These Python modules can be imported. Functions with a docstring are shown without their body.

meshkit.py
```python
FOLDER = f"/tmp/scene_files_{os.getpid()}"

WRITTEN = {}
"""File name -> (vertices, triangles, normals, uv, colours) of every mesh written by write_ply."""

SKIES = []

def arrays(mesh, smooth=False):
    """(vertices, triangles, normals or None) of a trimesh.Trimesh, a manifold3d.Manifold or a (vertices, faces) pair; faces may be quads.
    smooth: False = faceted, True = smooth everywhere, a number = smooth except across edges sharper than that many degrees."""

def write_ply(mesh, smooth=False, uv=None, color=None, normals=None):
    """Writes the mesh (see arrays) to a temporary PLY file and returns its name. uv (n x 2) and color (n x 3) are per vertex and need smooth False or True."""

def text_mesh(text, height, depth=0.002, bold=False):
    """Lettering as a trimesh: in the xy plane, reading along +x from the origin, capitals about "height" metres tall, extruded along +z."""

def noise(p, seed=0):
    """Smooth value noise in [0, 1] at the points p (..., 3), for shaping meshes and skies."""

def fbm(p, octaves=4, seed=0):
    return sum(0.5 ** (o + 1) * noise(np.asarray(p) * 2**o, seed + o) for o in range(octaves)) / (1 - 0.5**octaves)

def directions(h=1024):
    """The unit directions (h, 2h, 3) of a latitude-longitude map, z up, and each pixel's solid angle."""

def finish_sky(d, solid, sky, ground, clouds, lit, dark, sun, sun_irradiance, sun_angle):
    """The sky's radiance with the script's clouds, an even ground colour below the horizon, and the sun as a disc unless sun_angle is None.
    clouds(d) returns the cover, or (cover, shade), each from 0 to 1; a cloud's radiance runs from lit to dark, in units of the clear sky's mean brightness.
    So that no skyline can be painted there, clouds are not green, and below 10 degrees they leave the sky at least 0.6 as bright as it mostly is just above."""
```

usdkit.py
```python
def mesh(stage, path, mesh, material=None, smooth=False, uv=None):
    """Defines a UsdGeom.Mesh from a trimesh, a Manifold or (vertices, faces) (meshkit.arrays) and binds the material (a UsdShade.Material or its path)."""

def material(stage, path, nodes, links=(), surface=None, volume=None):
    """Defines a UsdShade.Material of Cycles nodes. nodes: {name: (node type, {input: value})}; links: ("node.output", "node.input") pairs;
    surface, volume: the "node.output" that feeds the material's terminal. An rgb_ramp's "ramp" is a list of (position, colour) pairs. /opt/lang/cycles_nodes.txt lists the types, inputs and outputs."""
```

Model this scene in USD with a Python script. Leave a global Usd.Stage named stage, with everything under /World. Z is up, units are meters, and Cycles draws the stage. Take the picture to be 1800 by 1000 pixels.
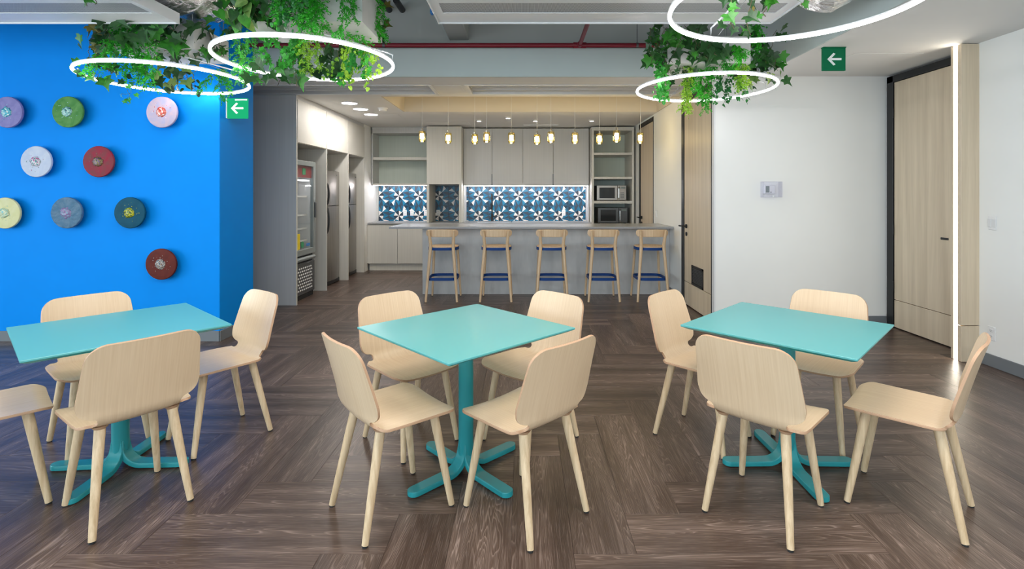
import math, random
import numpy as np, trimesh, usdkit, meshkit
from pxr import Usd, UsdGeom, UsdLux, UsdShade, Gf, Sdf, Vt
from shapely.geometry import Polygon, Point, box as sbox
from shapely.ops import unary_union
from shapely import contains_xy
from scipy.spatial import Delaunay
PI = math.pi
stage = Usd.Stage.CreateInMemory()
UsdGeom.SetStageUpAxis(stage, 'Z'); UsdGeom.SetStageMetersPerUnit(stage, 1.0)
UsdGeom.Xform.Define(stage, '/World')

# ------------------------------------------------------------------ camera, sky, daylight, exposure
F, VX, VY, H = 887.9, 922.2, 341.7, 1.4286        # focal length and vanishing point for an 1800 x 1000 picture, eye height
cam = UsdGeom.Camera.Define(stage, '/World/camera')
cam.CreateFocalLengthAttr(36.0 * F / 1800); cam.CreateHorizontalApertureAttr(36.0)
cam.CreateHorizontalApertureOffsetAttr((900 - VX) / 1800 * 36); cam.CreateVerticalApertureOffsetAttr((VY - 500) / 1800 * 36)
cam.CreateClippingRangeAttr((0.05, 200.0)); cam.CreateFStopAttr(0.0)
cam.AddTranslateOp().Set(Gf.Vec3d(0, 0, H)); cam.AddRotateXOp().Set(90.0)
cam.CreateExposureAttr(0.08)
dome = UsdLux.DomeLight.Define(stage, '/World/sky'); dome.CreateIntensityAttr(0.5); dome.CreateColorAttr(Gf.Vec3f(0.75, 0.88, 1.0))

def window_light(name, loc, rot, w, h, power, col):
    l = UsdLux.RectLight.Define(stage, '/World/' + name)
    l.CreateWidthAttr(w); l.CreateHeightAttr(h); l.CreateIntensityAttr(power); l.CreateColorAttr(Gf.Vec3f(*col))
    l.AddTranslateOp().Set(Gf.Vec3d(*loc)); l.AddRotateXYZOp().Set(Gf.Vec3f(*rot))
DAY = (0.74, 0.91, 1.0)
# daylight through unseen window openings, placed to light the room from left and behind
window_light('daylight_left', (-8.05, -0.2, 1.55), (0, -90, 0), 2.3, 6.4, 5.5, DAY)
window_light('daylight_rear', (-1.6, -3.55, 1.60), (90, 0, 0), 9.0, 2.2, 2.2, DAY)

# unseen round luminaires, placed to light tabletops and seats from above (their housings are built below)
UNSEEN_LUMINAIRES = [(-3.5, 1.85, 12.0), (-1.35, 1.85, 12.0), (0.45, 1.75, 12.0), (1.95, 1.15, 12.0), (-3.2, -0.9, 8.0), (-0.6, -0.9, 8.0), (1.9, -0.9, 8.0)]
LZ = 2.64
for k, (x, y, p_) in enumerate(UNSEEN_LUMINAIRES):
    l = UsdLux.DiskLight.Define(stage, f'/World/luminaire_light_{k:03d}'); l.CreateRadiusAttr(0.48); l.CreateIntensityAttr(p_); l.CreateColorAttr(Gf.Vec3f(1.0, 0.965, 0.92)); l.AddTranslateOp().Set(Gf.Vec3d(x, y, LZ - 0.01))

# ------------------------------------------------------------------ helpers
used = {}
def numbered(parent, name):
    k = (parent, name); n = used.get(k, -1) + 1; used[k] = n
    return name if n == 0 else f'{name}_{n:03d}'
def setd(p, **kw):
    for k, v in kw.items():
        if v: p.SetCustomDataByKey(k, v)
    return p
def path_of(parent):
    return '/World' if parent is None else str(parent.GetPath())
def obj(name, mesh, mat, parent=None, smooth=30, uv=None, label=None, kind=None):
    base = path_of(parent)
    m = usdkit.mesh(stage, base + '/' + numbered(base, name), mesh, M[mat], smooth, uv)
    return setd(m.GetPrim(), label=label, kind=kind)
def thing(name, label, cat, loc=(0, 0, 0), rotz=0, group=None, kind=None):
    x = UsdGeom.Xform.Define(stage, '/World/' + numbered('/World', name))
    x.AddTranslateOp().Set(Gf.Vec3d(*map(float, loc))); x.AddRotateZOp().Set(float(rotz))
    return setd(x.GetPrim(), label=label, category=cat, group=group, kind=kind)
def one(name, mesh, mat, label, cat, group=None, kind=None, smooth=30, uv=None):
    return setd(obj(name, mesh, mat, None, smooth, uv), label=label, category=cat, group=group, kind=kind)
def place(p, loc, rotz):
    x = UsdGeom.Xformable(p); ops = x.GetOrderedXformOps()
    ops[0].Set(Gf.Vec3d(*map(float, loc))); ops[1].Set(float(rotz))
def dup(root, name, loc, rotz, label, group=None):
    c = root.GetCustomDataByKey('category')
    r = thing(name, label, c, loc, rotz, group or root.GetCustomDataByKey('group'))
    r.GetReferences().AddInternalReference(root.GetPath()); r.SetInstanceable(True)
    return r
def PX(x, d): return (x - VX) * d / F           # a point of the photograph at a known distance, used to take measurements
def PZ(y, d): return H - (y - VY) * d / F
cat = trimesh.util.concatenate
def box(x0, x1, y0, y1, z0, z1, c=0.0):
    lo = np.minimum([x0, y0, z0], [x1, y1, z1]); hi = np.maximum([x0, y0, z0], [x1, y1, z1])
    if c <= 0:
        m = trimesh.creation.box(hi - lo); m.apply_translation((lo + hi) / 2); return m
    c = min(c, 0.45 * float((hi - lo).min())); P = []
    for i in (0, 1):
        for j in (0, 1):
            for k in (0, 1):
                p = np.array([(lo, hi)[i][0], (lo, hi)[j][1], (lo, hi)[k][2]]); s = np.array([1 - 2 * i, 1 - 2 * j, 1 - 2 * k]) * c
                for a in range(3):
                    q = p + s; q[a] = p[a]; P.append(q)
    return trimesh.convex.convex_hull(np.array(P))
def cyl(p, q, r0, r1=None, n=20, cap=True):
    return tube([p, q], [r0, r0 if r1 is None else r1], n, cap)
def tube(pts, radii, n=12, cap=True, closed=False):
    p = np.asarray(pts, float); k = len(p); r = np.broadcast_to(np.asarray(radii, float), (k,))
    if closed: t = np.roll(p, -1, 0) - np.roll(p, 1, 0)
    else: t = np.gradient(p, axis=0)
    t /= np.linalg.norm(t, axis=1, keepdims=True) + 1e-12
    ref = np.array([0, 0, 1.0]) if np.mean(np.abs(t[:, 2])) < 0.7 else np.array([1.0, 0.03, 0])
    a = np.cross(t, ref); a /= np.linalg.norm(a, axis=1, keepdims=True) + 1e-12
    b = np.cross(t, a); g = np.arange(n) * 2 * PI / n
    v = p[:, None] + r[:, None, None] * (np.cos(g)[None, :, None] * a[:, None] + np.sin(g)[None, :, None] * b[:, None])
    v = v.reshape(-1, 3); f = []
    for i in range(k if closed else k - 1):
        for j in range(n):
            a0, a1 = i * n + j, i * n + (j + 1) % n; i2 = (i + 1) % k; b0, b1 = i2 * n + j, i2 * n + (j + 1) % n
            f += [[a0, a1, b1], [a0, b1, b0]]
    if cap and not closed:
        c0, c1 = len(v), len(v) + 1; v = np.vstack([v, p[:1], p[-1:]])
        for j in range(n):
            f += [[c0, (j + 1) % n, j], [c1, (k - 1) * n + j, (k - 1) * n + (j + 1) % n]]
    m = trimesh.Trimesh(v, np.array(f), process=False); m.fix_normals() if False else None
    if m.volume < 0: m.invert()
    return m
def lathe(prof, n=48, axis='z'):
    m = trimesh.creation.revolve(np.array(prof, float), sections=n)
    if m.volume < 0: m.invert()
    if axis == 'y':                                  # profile height runs towards the viewer (-y)
        m.apply_transform(trimesh.transformations.rotation_matrix(PI / 2, (1, 0, 0)))
    return m
def extrude(poly, z0, z1):
    m = trimesh.creation.extrude_polygon(poly, z1 - z0, engine='earcut'); m.apply_translation((0, 0, z0)); return m
def rrect(x0, x1, y0, y1, r):
    return sbox(x0 + r, y0 + r, x1 - r, y1 - r).buffer(r, 8)
def moved(m, v):
    m = m.copy(); m.apply_translation(v); return m
def rotz(m, deg):
    m = m.copy(); m.apply_transform(trimesh.transformations.rotation_matrix(math.radians(deg), (0, 0, 1))); return m

# ------------------------------------------------------------------ materials
M = {}
def mat(name, nodes, links=(), surface='p.BSDF'):
    M[name] = usdkit.material(stage, '/World/Looks/' + name, nodes, links, surface=surface)
def plain(name, col, rough=0.5, **kw):
    mat(name, {'p': ('principled_bsdf', {'base_color': col, 'roughness': rough, **kw})})
def painted(name, col, rough=0.6, amt=0.03, scale=7.0, bump=0.0, **kw):
    n = {'t': ('texture_coordinate', {}), 'n': ('noise_texture', {'scale': scale, 'detail': 4}),
         'r': ('rgb_ramp', {'ramp': [(0.3, tuple(c * (1 - amt) for c in col)), (0.7, tuple(min(1, c * (1 + amt)) for c in col))]}),
         'p': ('principled_bsdf', {'roughness': rough, **kw})}
    l = [('t.object', 'n.vector'), ('n.fac', 'r.fac'), ('r.color', 'p.base_color')]
    if bump:
        n['f'] = ('noise_texture', {'scale': 180.0, 'detail': 2}); n['b'] = ('bump', {'strength': bump, 'distance': 0.002})
        l += [('t.object', 'f.vector'), ('f.fac', 'b.height'), ('b.normal', 'p.normal')]
    mat(name, n, l)
def emit(name, col, s):
    mat(name, {'e': ('emission', {'color': col, 'strength': s})}, surface='e.emission')
def grain(name, c0, c1, scale, rough=0.45, coord='object', contrast=(0.3, 0.7), rnd=True, spec=0.5, detail=5, bump=0.0):
    """fine wood or laminate grain, stretched by scale"""
    n = {'t': ('texture_coordinate', {}), 'm': ('mapping', {'scale': scale}), 'n': ('noise_texture', {'scale': 1.0, 'detail': detail, 'roughness': 0.6, 'distortion': 0.3}),
         'r': ('rgb_ramp', {'ramp': [(contrast[0], c0), (contrast[1], c1)]}),
         'p': ('principled_bsdf', {'roughness': rough, 'specular_ior_level': spec})}
    l = [(f't.{coord}', 'm.vector'), ('m.vector', 'n.vector'), ('n.fac', 'r.fac'), ('r.color', 'p.base_color')]
    if rnd:
        n['o'] = ('object_info', {}); n['s'] = ('math', {'math_type': 'multiply', 'value2': 37.0}); n['c'] = ('combine_xyz', {}); n['a'] = ('vector_math', {'math_type': 'add'})
        l[1:2] = [('o.random', 's.value1'), ('s.value', 'c.x'), ('s.value', 'c.y'), ('m.vector', 'a.vector1'), ('c.vector', 'a.vector2'), ('a.vector', 'n.vector')]
    if bump:
        n['b'] = ('bump', {'strength': bump, 'distance': 0.001}); l += [('n.fac', 'b.height'), ('b.normal', 'p.normal')]
    mat(name, n, l)

painted('wall_white', (0.85, 0.85, 0.825), 0.6, 0.01, 3)
painted('ceiling_white', (0.79, 0.785, 0.77), 0.8, 0.01, 3)
painted('slab_grey', (0.36, 0.37, 0.36), 0.8, 0.05, 2)
painted('bulkhead_grey', (0.50, 0.56, 0.545), 0.6, 0.015, 3)
painted('ledge_grey', (0.42, 0.43, 0.41), 0.7, 0.02, 3)
painted('wall_blue', (0.0, 0.255, 0.80), 0.6, 0.015, 4, specular_ior_level=0.10)
plain('baseboard_grey', (0.17, 0.185, 0.20), 0.45)
painted('coffer_beige', (0.66, 0.60, 0.50), 0.7, 0.01, 3)
grain('laminate', (0.58, 0.565, 0.52), (0.655, 0.64, 0.59), (50, 50, 0.9), 0.5, contrast=(0.25, 0.75), rnd=False)
grain('laminate_panel', (0.50, 0.505, 0.505), (0.55, 0.555, 0.555), (50, 50, 0.7), 0.4, contrast=(0.25, 0.75), rnd=False)
grain('laminate_back', (0.50, 0.56, 0.50), (0.54, 0.60, 0.54), (40, 40, 1.0), 0.5, rnd=False)
grain('oak_door', (0.57, 0.46, 0.325), (0.72, 0.60, 0.445), (16, 16, 0.7), 0.45, contrast=(0.3, 0.72), rnd=False)
grain('veneer', (0.665, 0.485, 0.31), (0.755, 0.58, 0.395), (120, 2.6, 1), 0.33, coord='UV', contrast=(0.25, 0.75))
plain('ply_edge', (0.50, 0.31, 0.19), 0.5)
grain('ash', (0.55, 0.39, 0.225), (0.74, 0.57, 0.37), (60, 60, 3.0), 0.42, contrast=(0.3, 0.62))
grain('beech', (0.60, 0.41, 0.24), (0.72, 0.53, 0.335), (50, 50, 3.0), 0.42, contrast=(0.3, 0.7))
plain('black', (0.012, 0.012, 0.013), 0.4)
plain('rubber', (0.02, 0.02, 0.02), 0.7)
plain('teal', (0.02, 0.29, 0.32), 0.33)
plain('teal_top_sheen', (0.10, 0.405, 0.415), 0.33)  # lighter, greyer teal: sheen of light on the tabletop put into the colour
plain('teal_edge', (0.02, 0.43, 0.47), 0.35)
plain('stool_blue', (0.002, 0.042, 0.20), 0.5, specular_ior_level=0.3)
painted('stone_grey', (0.34, 0.345, 0.355), 0.22, 0.05, 60)
grain('island_stone', (0.47, 0.475, 0.475), (0.60, 0.60, 0.595), (7, 7, 2.2), 0.35, contrast=(0.3, 0.75), rnd=False)
mat('steel', {'t': ('texture_coordinate', {}), 'm': ('mapping', {'scale': (2, 90, 2)}), 'n': ('noise_texture', {'scale': 1.0, 'detail': 3}),
              'r': ('rgb_ramp', {'ramp': [(0.3, (0.27, 0.25, 0.23)), (0.7, (0.36, 0.335, 0.31))]}), 'p': ('principled_bsdf', {'metallic': 0.9, 'roughness': 0.32})},
    [('t.object', 'm.vector'), ('m.vector', 'n.vector'), ('n.fac', 'r.fac'), ('r.color', 'p.base_color')])
plain('bright_steel', (0.66, 0.65, 0.64), 0.38, metallic=0.55)
plain('chrome', (0.75, 0.75, 0.75), 0.15, metallic=1.0)
plain('dark_metal', (0.10, 0.105, 0.11), 0.35, metallic=0.4)
plain('frame_grey', (0.26, 0.29, 0.29), 0.35, metallic=0.3)
plain('white_plastic', (0.80, 0.80, 0.80), 0.35)
painted('planter_white', (0.52, 0.52, 0.49), 0.6, 0.03, 5)
plain('white_metal', (0.74, 0.745, 0.75), 0.4)
plain('screen_grey', (0.16, 0.20, 0.19), 0.3)
plain('dark_glass', (0.02, 0.022, 0.025), 0.08)
plain('red_pipe', (0.20, 0.006, 0.018), 0.35)
plain('sign_green', (0.0, 0.15, 0.06), 0.5, specular_ior_level=0.2)
plain('sign_white', (0.85, 0.88, 0.85), 0.5)
emit('sign_glow', (0.02, 0.62, 0.25), 0.75); emit('sign_arrow_glow', (1, 1, 1), 1.2)
plain('yellow_label', (0.80, 0.62, 0.01), 0.5); plain('label_green', (0.03, 0.30, 0.12), 0.5); plain('label_blue', (0.05, 0.22, 0.55), 0.5); plain('label_red', (0.28, 0.03, 0.035), 0.35)
emit('led', (1.0, 0.95, 0.98), 58.0)
emit('led_warm', (1.0, 0.90, 0.74), 16.0)
emit('ring_glow', (1.0, 0.95, 0.96), 25.0)
emit('downlight_glow', (1.0, 0.95, 0.90), 95.0)
emit('lamp_glow', (1.0, 0.87, 0.66), 55.0)
emit('spot_glow', (1.0, 0.94, 0.86), 130.0)
emit('cooler_glow', (0.97, 0.95, 1.0), 2.2)
mat('clear_glass', {'a': ('transparent_bsdf', {'color': (0.97, 0.985, 0.98)}), 'g': ('glossy_bsdf', {'color': (1, 1, 1), 'roughness': 0.04}), 'm': ('mix_closure', {'fac': 0.07})}, [('a.BSDF', 'm.closure1'), ('g.BSDF', 'm.closure2')], 'm.closure')
mat('acrylic', {'a': ('transparent_bsdf', {'color': (0.95, 0.95, 0.985)}), 'g': ('glossy_bsdf', {'color': (1, 1, 1), 'roughness': 0.04}), 'm': ('mix_closure', {'fac': 0.07})}, [('a.BSDF', 'm.closure1'), ('g.BSDF', 'm.closure2')], 'm.closure')
mat('amber_glass', {'a': ('transparent_bsdf', {'color': (0.955, 0.885, 0.66)}), 'g': ('glossy_bsdf', {'color': (1, 1, 1), 'roughness': 0.04}), 'm': ('mix_closure', {'fac': 0.1})}, [('a.BSDF', 'm.closure1'), ('g.BSDF', 'm.closure2')], 'm.closure')
mat('foil', {'t': ('texture_coordinate', {}), 'm': ('mapping', {'scale': (9, 34, 9)}), 'n': ('noise_texture', {'scale': 1.0, 'detail': 5, 'roughness': 0.55, 'distortion': 1.6}), 'v': ('voronoi_texture', {'scale': 17.0}),
             'x': ('math', {'math_type': 'multiply_add', 'value2': 0.4}), 'b': ('bump', {'strength': 0.55, 'distance': 0.03}), 'p': ('principled_bsdf', {'base_color': (0.93, 0.93, 0.94), 'metallic': 1.0, 'roughness': 0.16})},
    [('t.object', 'm.vector'), ('m.vector', 'n.vector'), ('t.object', 'v.vector'), ('v.distance', 'x.value1'), ('n.fac', 'x.value3'), ('x.value', 'b.height'), ('b.normal', 'p.normal')])
mat('perforated', {'t': ('texture_coordinate', {}), 'm': ('mapping', {'scale': (150, 150, 0)}), 'v': ('voronoi_texture', {'scale': 1.0, 'randomness': 0.0}),
                   'r': ('rgb_ramp', {'ramp': [(0.30, (0.10, 0.105, 0.11)), (0.40, (0.50, 0.51, 0.52))]}), 'p': ('principled_bsdf', {'roughness': 0.5})},
    [('t.object', 'm.vector'), ('m.vector', 'v.vector'), ('v.distance', 'r.fac'), ('r.color', 'p.base_color')])
mat('tile_print', {'a': ('attribute', {'attribute': 'tilecolor'}), 'p': ('principled_bsdf', {'roughness': 0.35})}, [('a.color', 'p.base_color')])
def leaf_mat(name, c0, c1, trans=0.35, scale=30.0):
    mat(name, {'t': ('texture_coordinate', {}), 'n': ('noise_texture', {'scale': scale, 'detail': 3}), 'o': ('object_info', {}), 'ad': ('math', {'math_type': 'multiply_add', 'value2': 0.5, 'value3': -0.12}), 'sum': ('math', {'math_type': 'add'}),
               'r': ('rgb_ramp', {'ramp': [(0.2, c0), (0.8, c1)]}), 'p': ('principled_bsdf', {'roughness': 0.42}), 'tr': ('translucent_bsdf', {}), 'm': ('mix_closure', {'fac': trans})},
        [('t.object', 'n.vector'), ('o.random', 'ad.value1'), ('n.fac', 'sum.value1'), ('ad.value', 'sum.value2'), ('sum.value', 'r.fac'), ('r.color', 'p.base_color'), ('r.color', 'tr.color'), ('p.BSDF', 'm.closure1'), ('tr.BSDF', 'm.closure2')], 'm.closure')
leaf_mat('leaf_dark', (0.008, 0.035, 0.012), (0.03, 0.11, 0.025), 0.2)
leaf_mat('leaf_mid', (0.015, 0.12, 0.012), (0.06, 0.30, 0.03), 0.3)
leaf_mat('leaf_pale', (0.05, 0.20, 0.03), (0.30, 0.42, 0.11), 0.3)
leaf_mat('leaf_autumn', (0.03, 0.09, 0.015), (0.17, 0.145, 0.025), 0.25)
leaf_mat('fern_green', (0.008, 0.20, 0.012), (0.06, 0.52, 0.03), 0.4)
leaf_mat('fern_lime', (0.10, 0.36, 0.02), (0.42, 0.68, 0.06), 0.4)
leaf_mat('small_green', (0.015, 0.19, 0.03), (0.07, 0.46, 0.05), 0.35)
leaf_mat('small_dark', (0.008, 0.07, 0.02), (0.03, 0.22, 0.04), 0.3)
plain('stem_brown', (0.10, 0.075, 0.035), 0.6); plain('stem_green', (0.05, 0.14, 0.03), 0.6)

# wood-look floor planks: grain contour lines and pores running along the plank, a tone of its own for each plank
def plank_mat(name, along_x):
    sc = (0.8, 12.0, 1.0) if along_x else (12.0, 0.8, 1.0)
    fine = (6.0, 260.0, 1.0) if along_x else (260.0, 6.0, 1.0)
    n = {'g': ('texture_coordinate', {}), 'o': ('object_info', {}), 'k': ('math', {'math_type': 'multiply', 'value2': 53.0}), 'c': ('combine_xyz', {}), 'add': ('vector_math', {'math_type': 'add'}),
         'm': ('mapping', {'scale': sc}), 'n': ('noise_texture', {'scale': 1.35, 'detail': 2.2, 'roughness': 0.42, 'distortion': 0.55}),
         'w': ('math', {'math_type': 'multiply', 'value2': 21.0}), 'fr': ('math', {'math_type': 'fraction'}), 'line': ('rgb_ramp', {'ramp': [(0.0, (1, 1, 1)), (0.16, (0.25, 0.25, 0.25)), (0.45, (0, 0, 0)), (0.88, (0, 0, 0)), (1.0, (0.9, 0.9, 0.9))]}),
         'm2': ('mapping', {'scale': fine}), 'n2': ('noise_texture', {'scale': 1.0, 'detail': 3, 'roughness': 0.7}),
         'm3': ('mapping', {'scale': (sc[0] * 0.8, sc[1] * 0.8, 1)}), 'n3': ('noise_texture', {'scale': 1.0, 'detail': 3}),
         'pm': ('rgb_ramp', {'ramp': [(0.42, (0, 0, 0)), (0.62, (1, 1, 1))]}),
         'base': ('rgb_ramp', {'ramp': [(0.25, (0.034, 0.020, 0.0145)), (0.5, (0.066, 0.040, 0.029)), (0.8, (0.122, 0.080, 0.061))]}),
         'r2': ('rgb_ramp', {'ramp': [(0.50, (0, 0, 0)), (0.72, (1, 1, 1))]}),
         'mul': ('math', {'math_type': 'multiply'}), 'mul2': ('math', {'math_type': 'multiply', 'value2': 0.55}), 'mx': ('mix', {'color2': (0.38, 0.285, 0.24)}),
         'mul3': ('math', {'math_type': 'multiply', 'value2': 0.42}), 'mx2': ('mix', {'color2': (0.27, 0.20, 0.168)}),
         'hs': ('hsv', {}), 'vv': ('math', {'math_type': 'multiply_add', 'value2': 0.42, 'value3': 0.86}),
         'rr': ('math', {'math_type': 'multiply_add', 'value2': 0.15, 'value3': 0.27}),
         'b': ('bump', {'strength': 0.25, 'distance': 0.001}), 'p': ('principled_bsdf', {'specular_ior_level': 0.5})}
    l = [('o.random', 'k.value1'), ('k.value', 'c.x'), ('k.value', 'c.y'), ('g.object', 'add.vector1'), ('c.vector', 'add.vector2'), ('add.vector', 'm.vector'), ('m.vector', 'n.vector'),
         ('n.fac', 'w.value1'), ('w.value', 'fr.value1'), ('fr.value', 'line.fac'), ('add.vector', 'm2.vector'), ('m2.vector', 'n2.vector'), ('add.vector', 'm3.vector'), ('m3.vector', 'n3.vector'),
         ('n3.fac', 'base.fac'), ('n3.fac', 'pm.fac'), ('line.color', 'mul.value1'), ('pm.color', 'mul.value2'), ('mul.value', 'mul2.value1'), ('mul2.value', 'mx.fac'), ('base.color', 'mx.color1'),
         ('n2.fac', 'r2.fac'), ('r2.color', 'mul3.value1'), ('mul3.value', 'mx2.fac'), ('mx.color', 'mx2.color1'),
         ('o.random', 'vv.value1'), ('vv.value', 'hs.value'), ('mx2.color', 'hs.color'), ('hs.color', 'p.base_color'), ('n2.fac', 'rr.value1'), ('rr.value', 'p.roughness'), ('n2.fac', 'b.height'), ('b.normal', 'p.normal')]
    mat(name, n, l)
plank_mat('plank_across', True); plank_mat('plank_deep', False)
plain('screed', (0.03, 0.024, 0.02), 0.8)

# ------------------------------------------------------------------ the room
CEIL, WB, SLAB = 2.72, 5.53, 3.75       # lowered ceiling, plane of bulkhead and white wall, open ceiling slab
KL, KR, KB = -2.94, 2.085, 10.15        # kitchen: cabinet plane left, wall right, back wall
XR, XD = 3.88, 3.955                    # right wall, plane of the recessed door
def struct(name, mesh, m, label, c, smooth=30):
    return one(name, mesh, m, label, c, kind='structure', smooth=smooth)
fl = thing('floor', 'dark brown wood-look plank floor laid in a wide herringbone', 'floor', kind='structure')
obj('screed', box(-8.0, XD + 0.15, -3.5, KB + 0.2, -0.12, -0.006), 'screed', fl)
W, L, x0, d0 = 0.2515, 1.006, 0.195, 2.008
room = sbox(-5.6, 1.0, XD, WB).union(sbox(-4.2, WB - 0.1, 2.12, KB))
near, far = [], []
for j in range(-7, 8):
    for k in range(-45, 60):
        ox, oy = x0 + k * W - j * L, d0 + k * W + j * L
        for kind, (a, b, c, d) in (('v', (ox, ox + W, oy, oy + L)), ('h', (ox, ox + L, oy - W, oy))):
            if b < -7.9 or a > XD or d < -3.4 or c > KB: continue
            A, B, C2, D2 = max(a, -7.95), min(b, XD + 0.1), max(c, -3.45), min(d, KB + 0.1)
            if B - A < 0.02 or D2 - C2 < 0.02: continue
            vis = sbox(A, C2, B, D2).intersects(room) and abs((A + B) / 2) < 1.06 * D2 + 0.3 and (D2 > WB - .2 or True)
            if (A + B) / 2 > KR and C2 > WB: vis = False
            (near if vis else far).append((kind, A, B, C2, D2))
near.sort(key=lambda p: p[3])
def plank_mesh(A, B, C2, D2):
    g = 0.0003
    return box(A + g, B - g, C2 + g, D2 - g, -0.006, 0.0, 0.0007)
for kind, A, B, C2, D2 in near[:300]:
    obj('plank', plank_mesh(A, B, C2, D2), 'plank_deep' if kind == 'v' else 'plank_across', fl, smooth=False)
rest = far + near[300:]
for kind, m in (('v', 'plank_deep'), ('h', 'plank_across')):
    q = [plank_mesh(*p[1:]) for p in rest if p[0] == kind]
    if q: obj('distant_planks', cat(q), m, fl, smooth=False, kind='stuff')

# blue wall and what stands beside it
struct('wall_blue', box(-7.8, -2.97, 4.92, WB, 0, SLAB, 0.004), 'wall_blue', 'bright blue painted wall with a returning corner', 'wall', False)
struct('baseboard_left', cat([box(-7.8, -2.962, 4.908, 4.922, 0, 0.10, .002), box(-2.972, -2.958, 4.908, WB + .005, 0, 0.10, .002)]), 'baseboard_grey', 'grey baseboard along the bottom of the blue wall', 'baseboard', False)
# left wall with window openings, rear wall with window openings (both outside the frame)
wl = thing('wall_left', 'out-of-view white wall with a band of windows lighting the room from the left', 'wall', kind='structure')
for a in [(-8.0, -7.85, -3.5, WB, 0, 0.4), (-8.0, -7.85, -3.5, WB, 2.7, SLAB), (-8.0, -7.85, 3.0, WB, 0.4, 2.7), (-8.0, -7.85, -3.5, -3.4, 0.4, 2.7)]:
    obj('wall_panel', box(*a), 'wall_white', wl, smooth=False)
for y in (-1.8, -0.2, 1.4): obj('mullion', box(-7.98, -7.9, y - .03, y + .03, .4, 2.7), 'white_metal', wl, smooth=False)
wr = thing('wall_rear', 'out-of-view white wall with a wide window lighting the room from behind', 'wall', kind='structure')
for a in [(-8.0, XR + .2, -3.5, -3.35, 0, 0.5), (-8.0, XR + .2, -3.5, -3.35, 2.7, SLAB), (-8.0, -6.1, -3.5, -3.35, 0.5, 2.7), (2.9, XR + .2, -3.5, -3.35, 0.5, 2.7)]:
    obj('wall_panel', box(*a), 'wall_white', wr, smooth=False)
for x in (-4.1, -1.6, 0.9): obj('mullion', box(x - .03, x + .03, -3.48, -3.4, .5, 2.7), 'white_metal', wr, smooth=False)

# right side: white wall, recessed door, post with light strip, right wall
struct('wall_white', box(KR, XD + .1, WB, WB + 0.1, 0, CEIL + .1), 'wall_white', 'off-white wall with the thermostat between the two oak doors', 'wall', False)
struct('trim_1', box(KR - 0.012, KR + 0.003, WB - 0.003, WB + 0.05, 0, CEIL), 'white_metal', 'thin white corner strip at the edge of the white wall', 'trim', False)
struct('baseboard_back', box(KR - .01, XD, WB - 0.014, WB, 0, 0.10, .002), 'baseboard_grey', 'grey baseboard under the thermostat wall', 'baseboard', False)
struct('wall_right', cat([box(XR, XR + .15, -3.5, 4.33, 0, CEIL + .05), box(XD + .06, XD + .16, 4.30, WB + .1, 0, CEIL + .05)]), 'wall_white', 'pale white wall at the right with switch and outlet', 'wall', False)
struct('baseboard_right', box(XR - 0.014, XR, -3.5, 4.306, 0, 0.10, .002), 'baseboard_grey', 'grey baseboard along the right wall', 'baseboard', False)
po = thing('trim_2', 'oak post with a vertical light strip beside the right door', 'post', kind='structure')
obj('post_face', box(3.725, 3.885, 4.31, 4.345, 0.31, CEIL - .005, .002), 'oak_door', po, smooth=False)
obj('post_base', box(3.725, 3.885, 4.31, 4.345, 0.0, 0.305, .002), 'oak_door', po, smooth=False)
obj('post_return', box(3.725, 3.9, 4.39, 4.415, 0.0, CEIL - .005, .002), 'oak_door', po, smooth=False)
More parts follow.
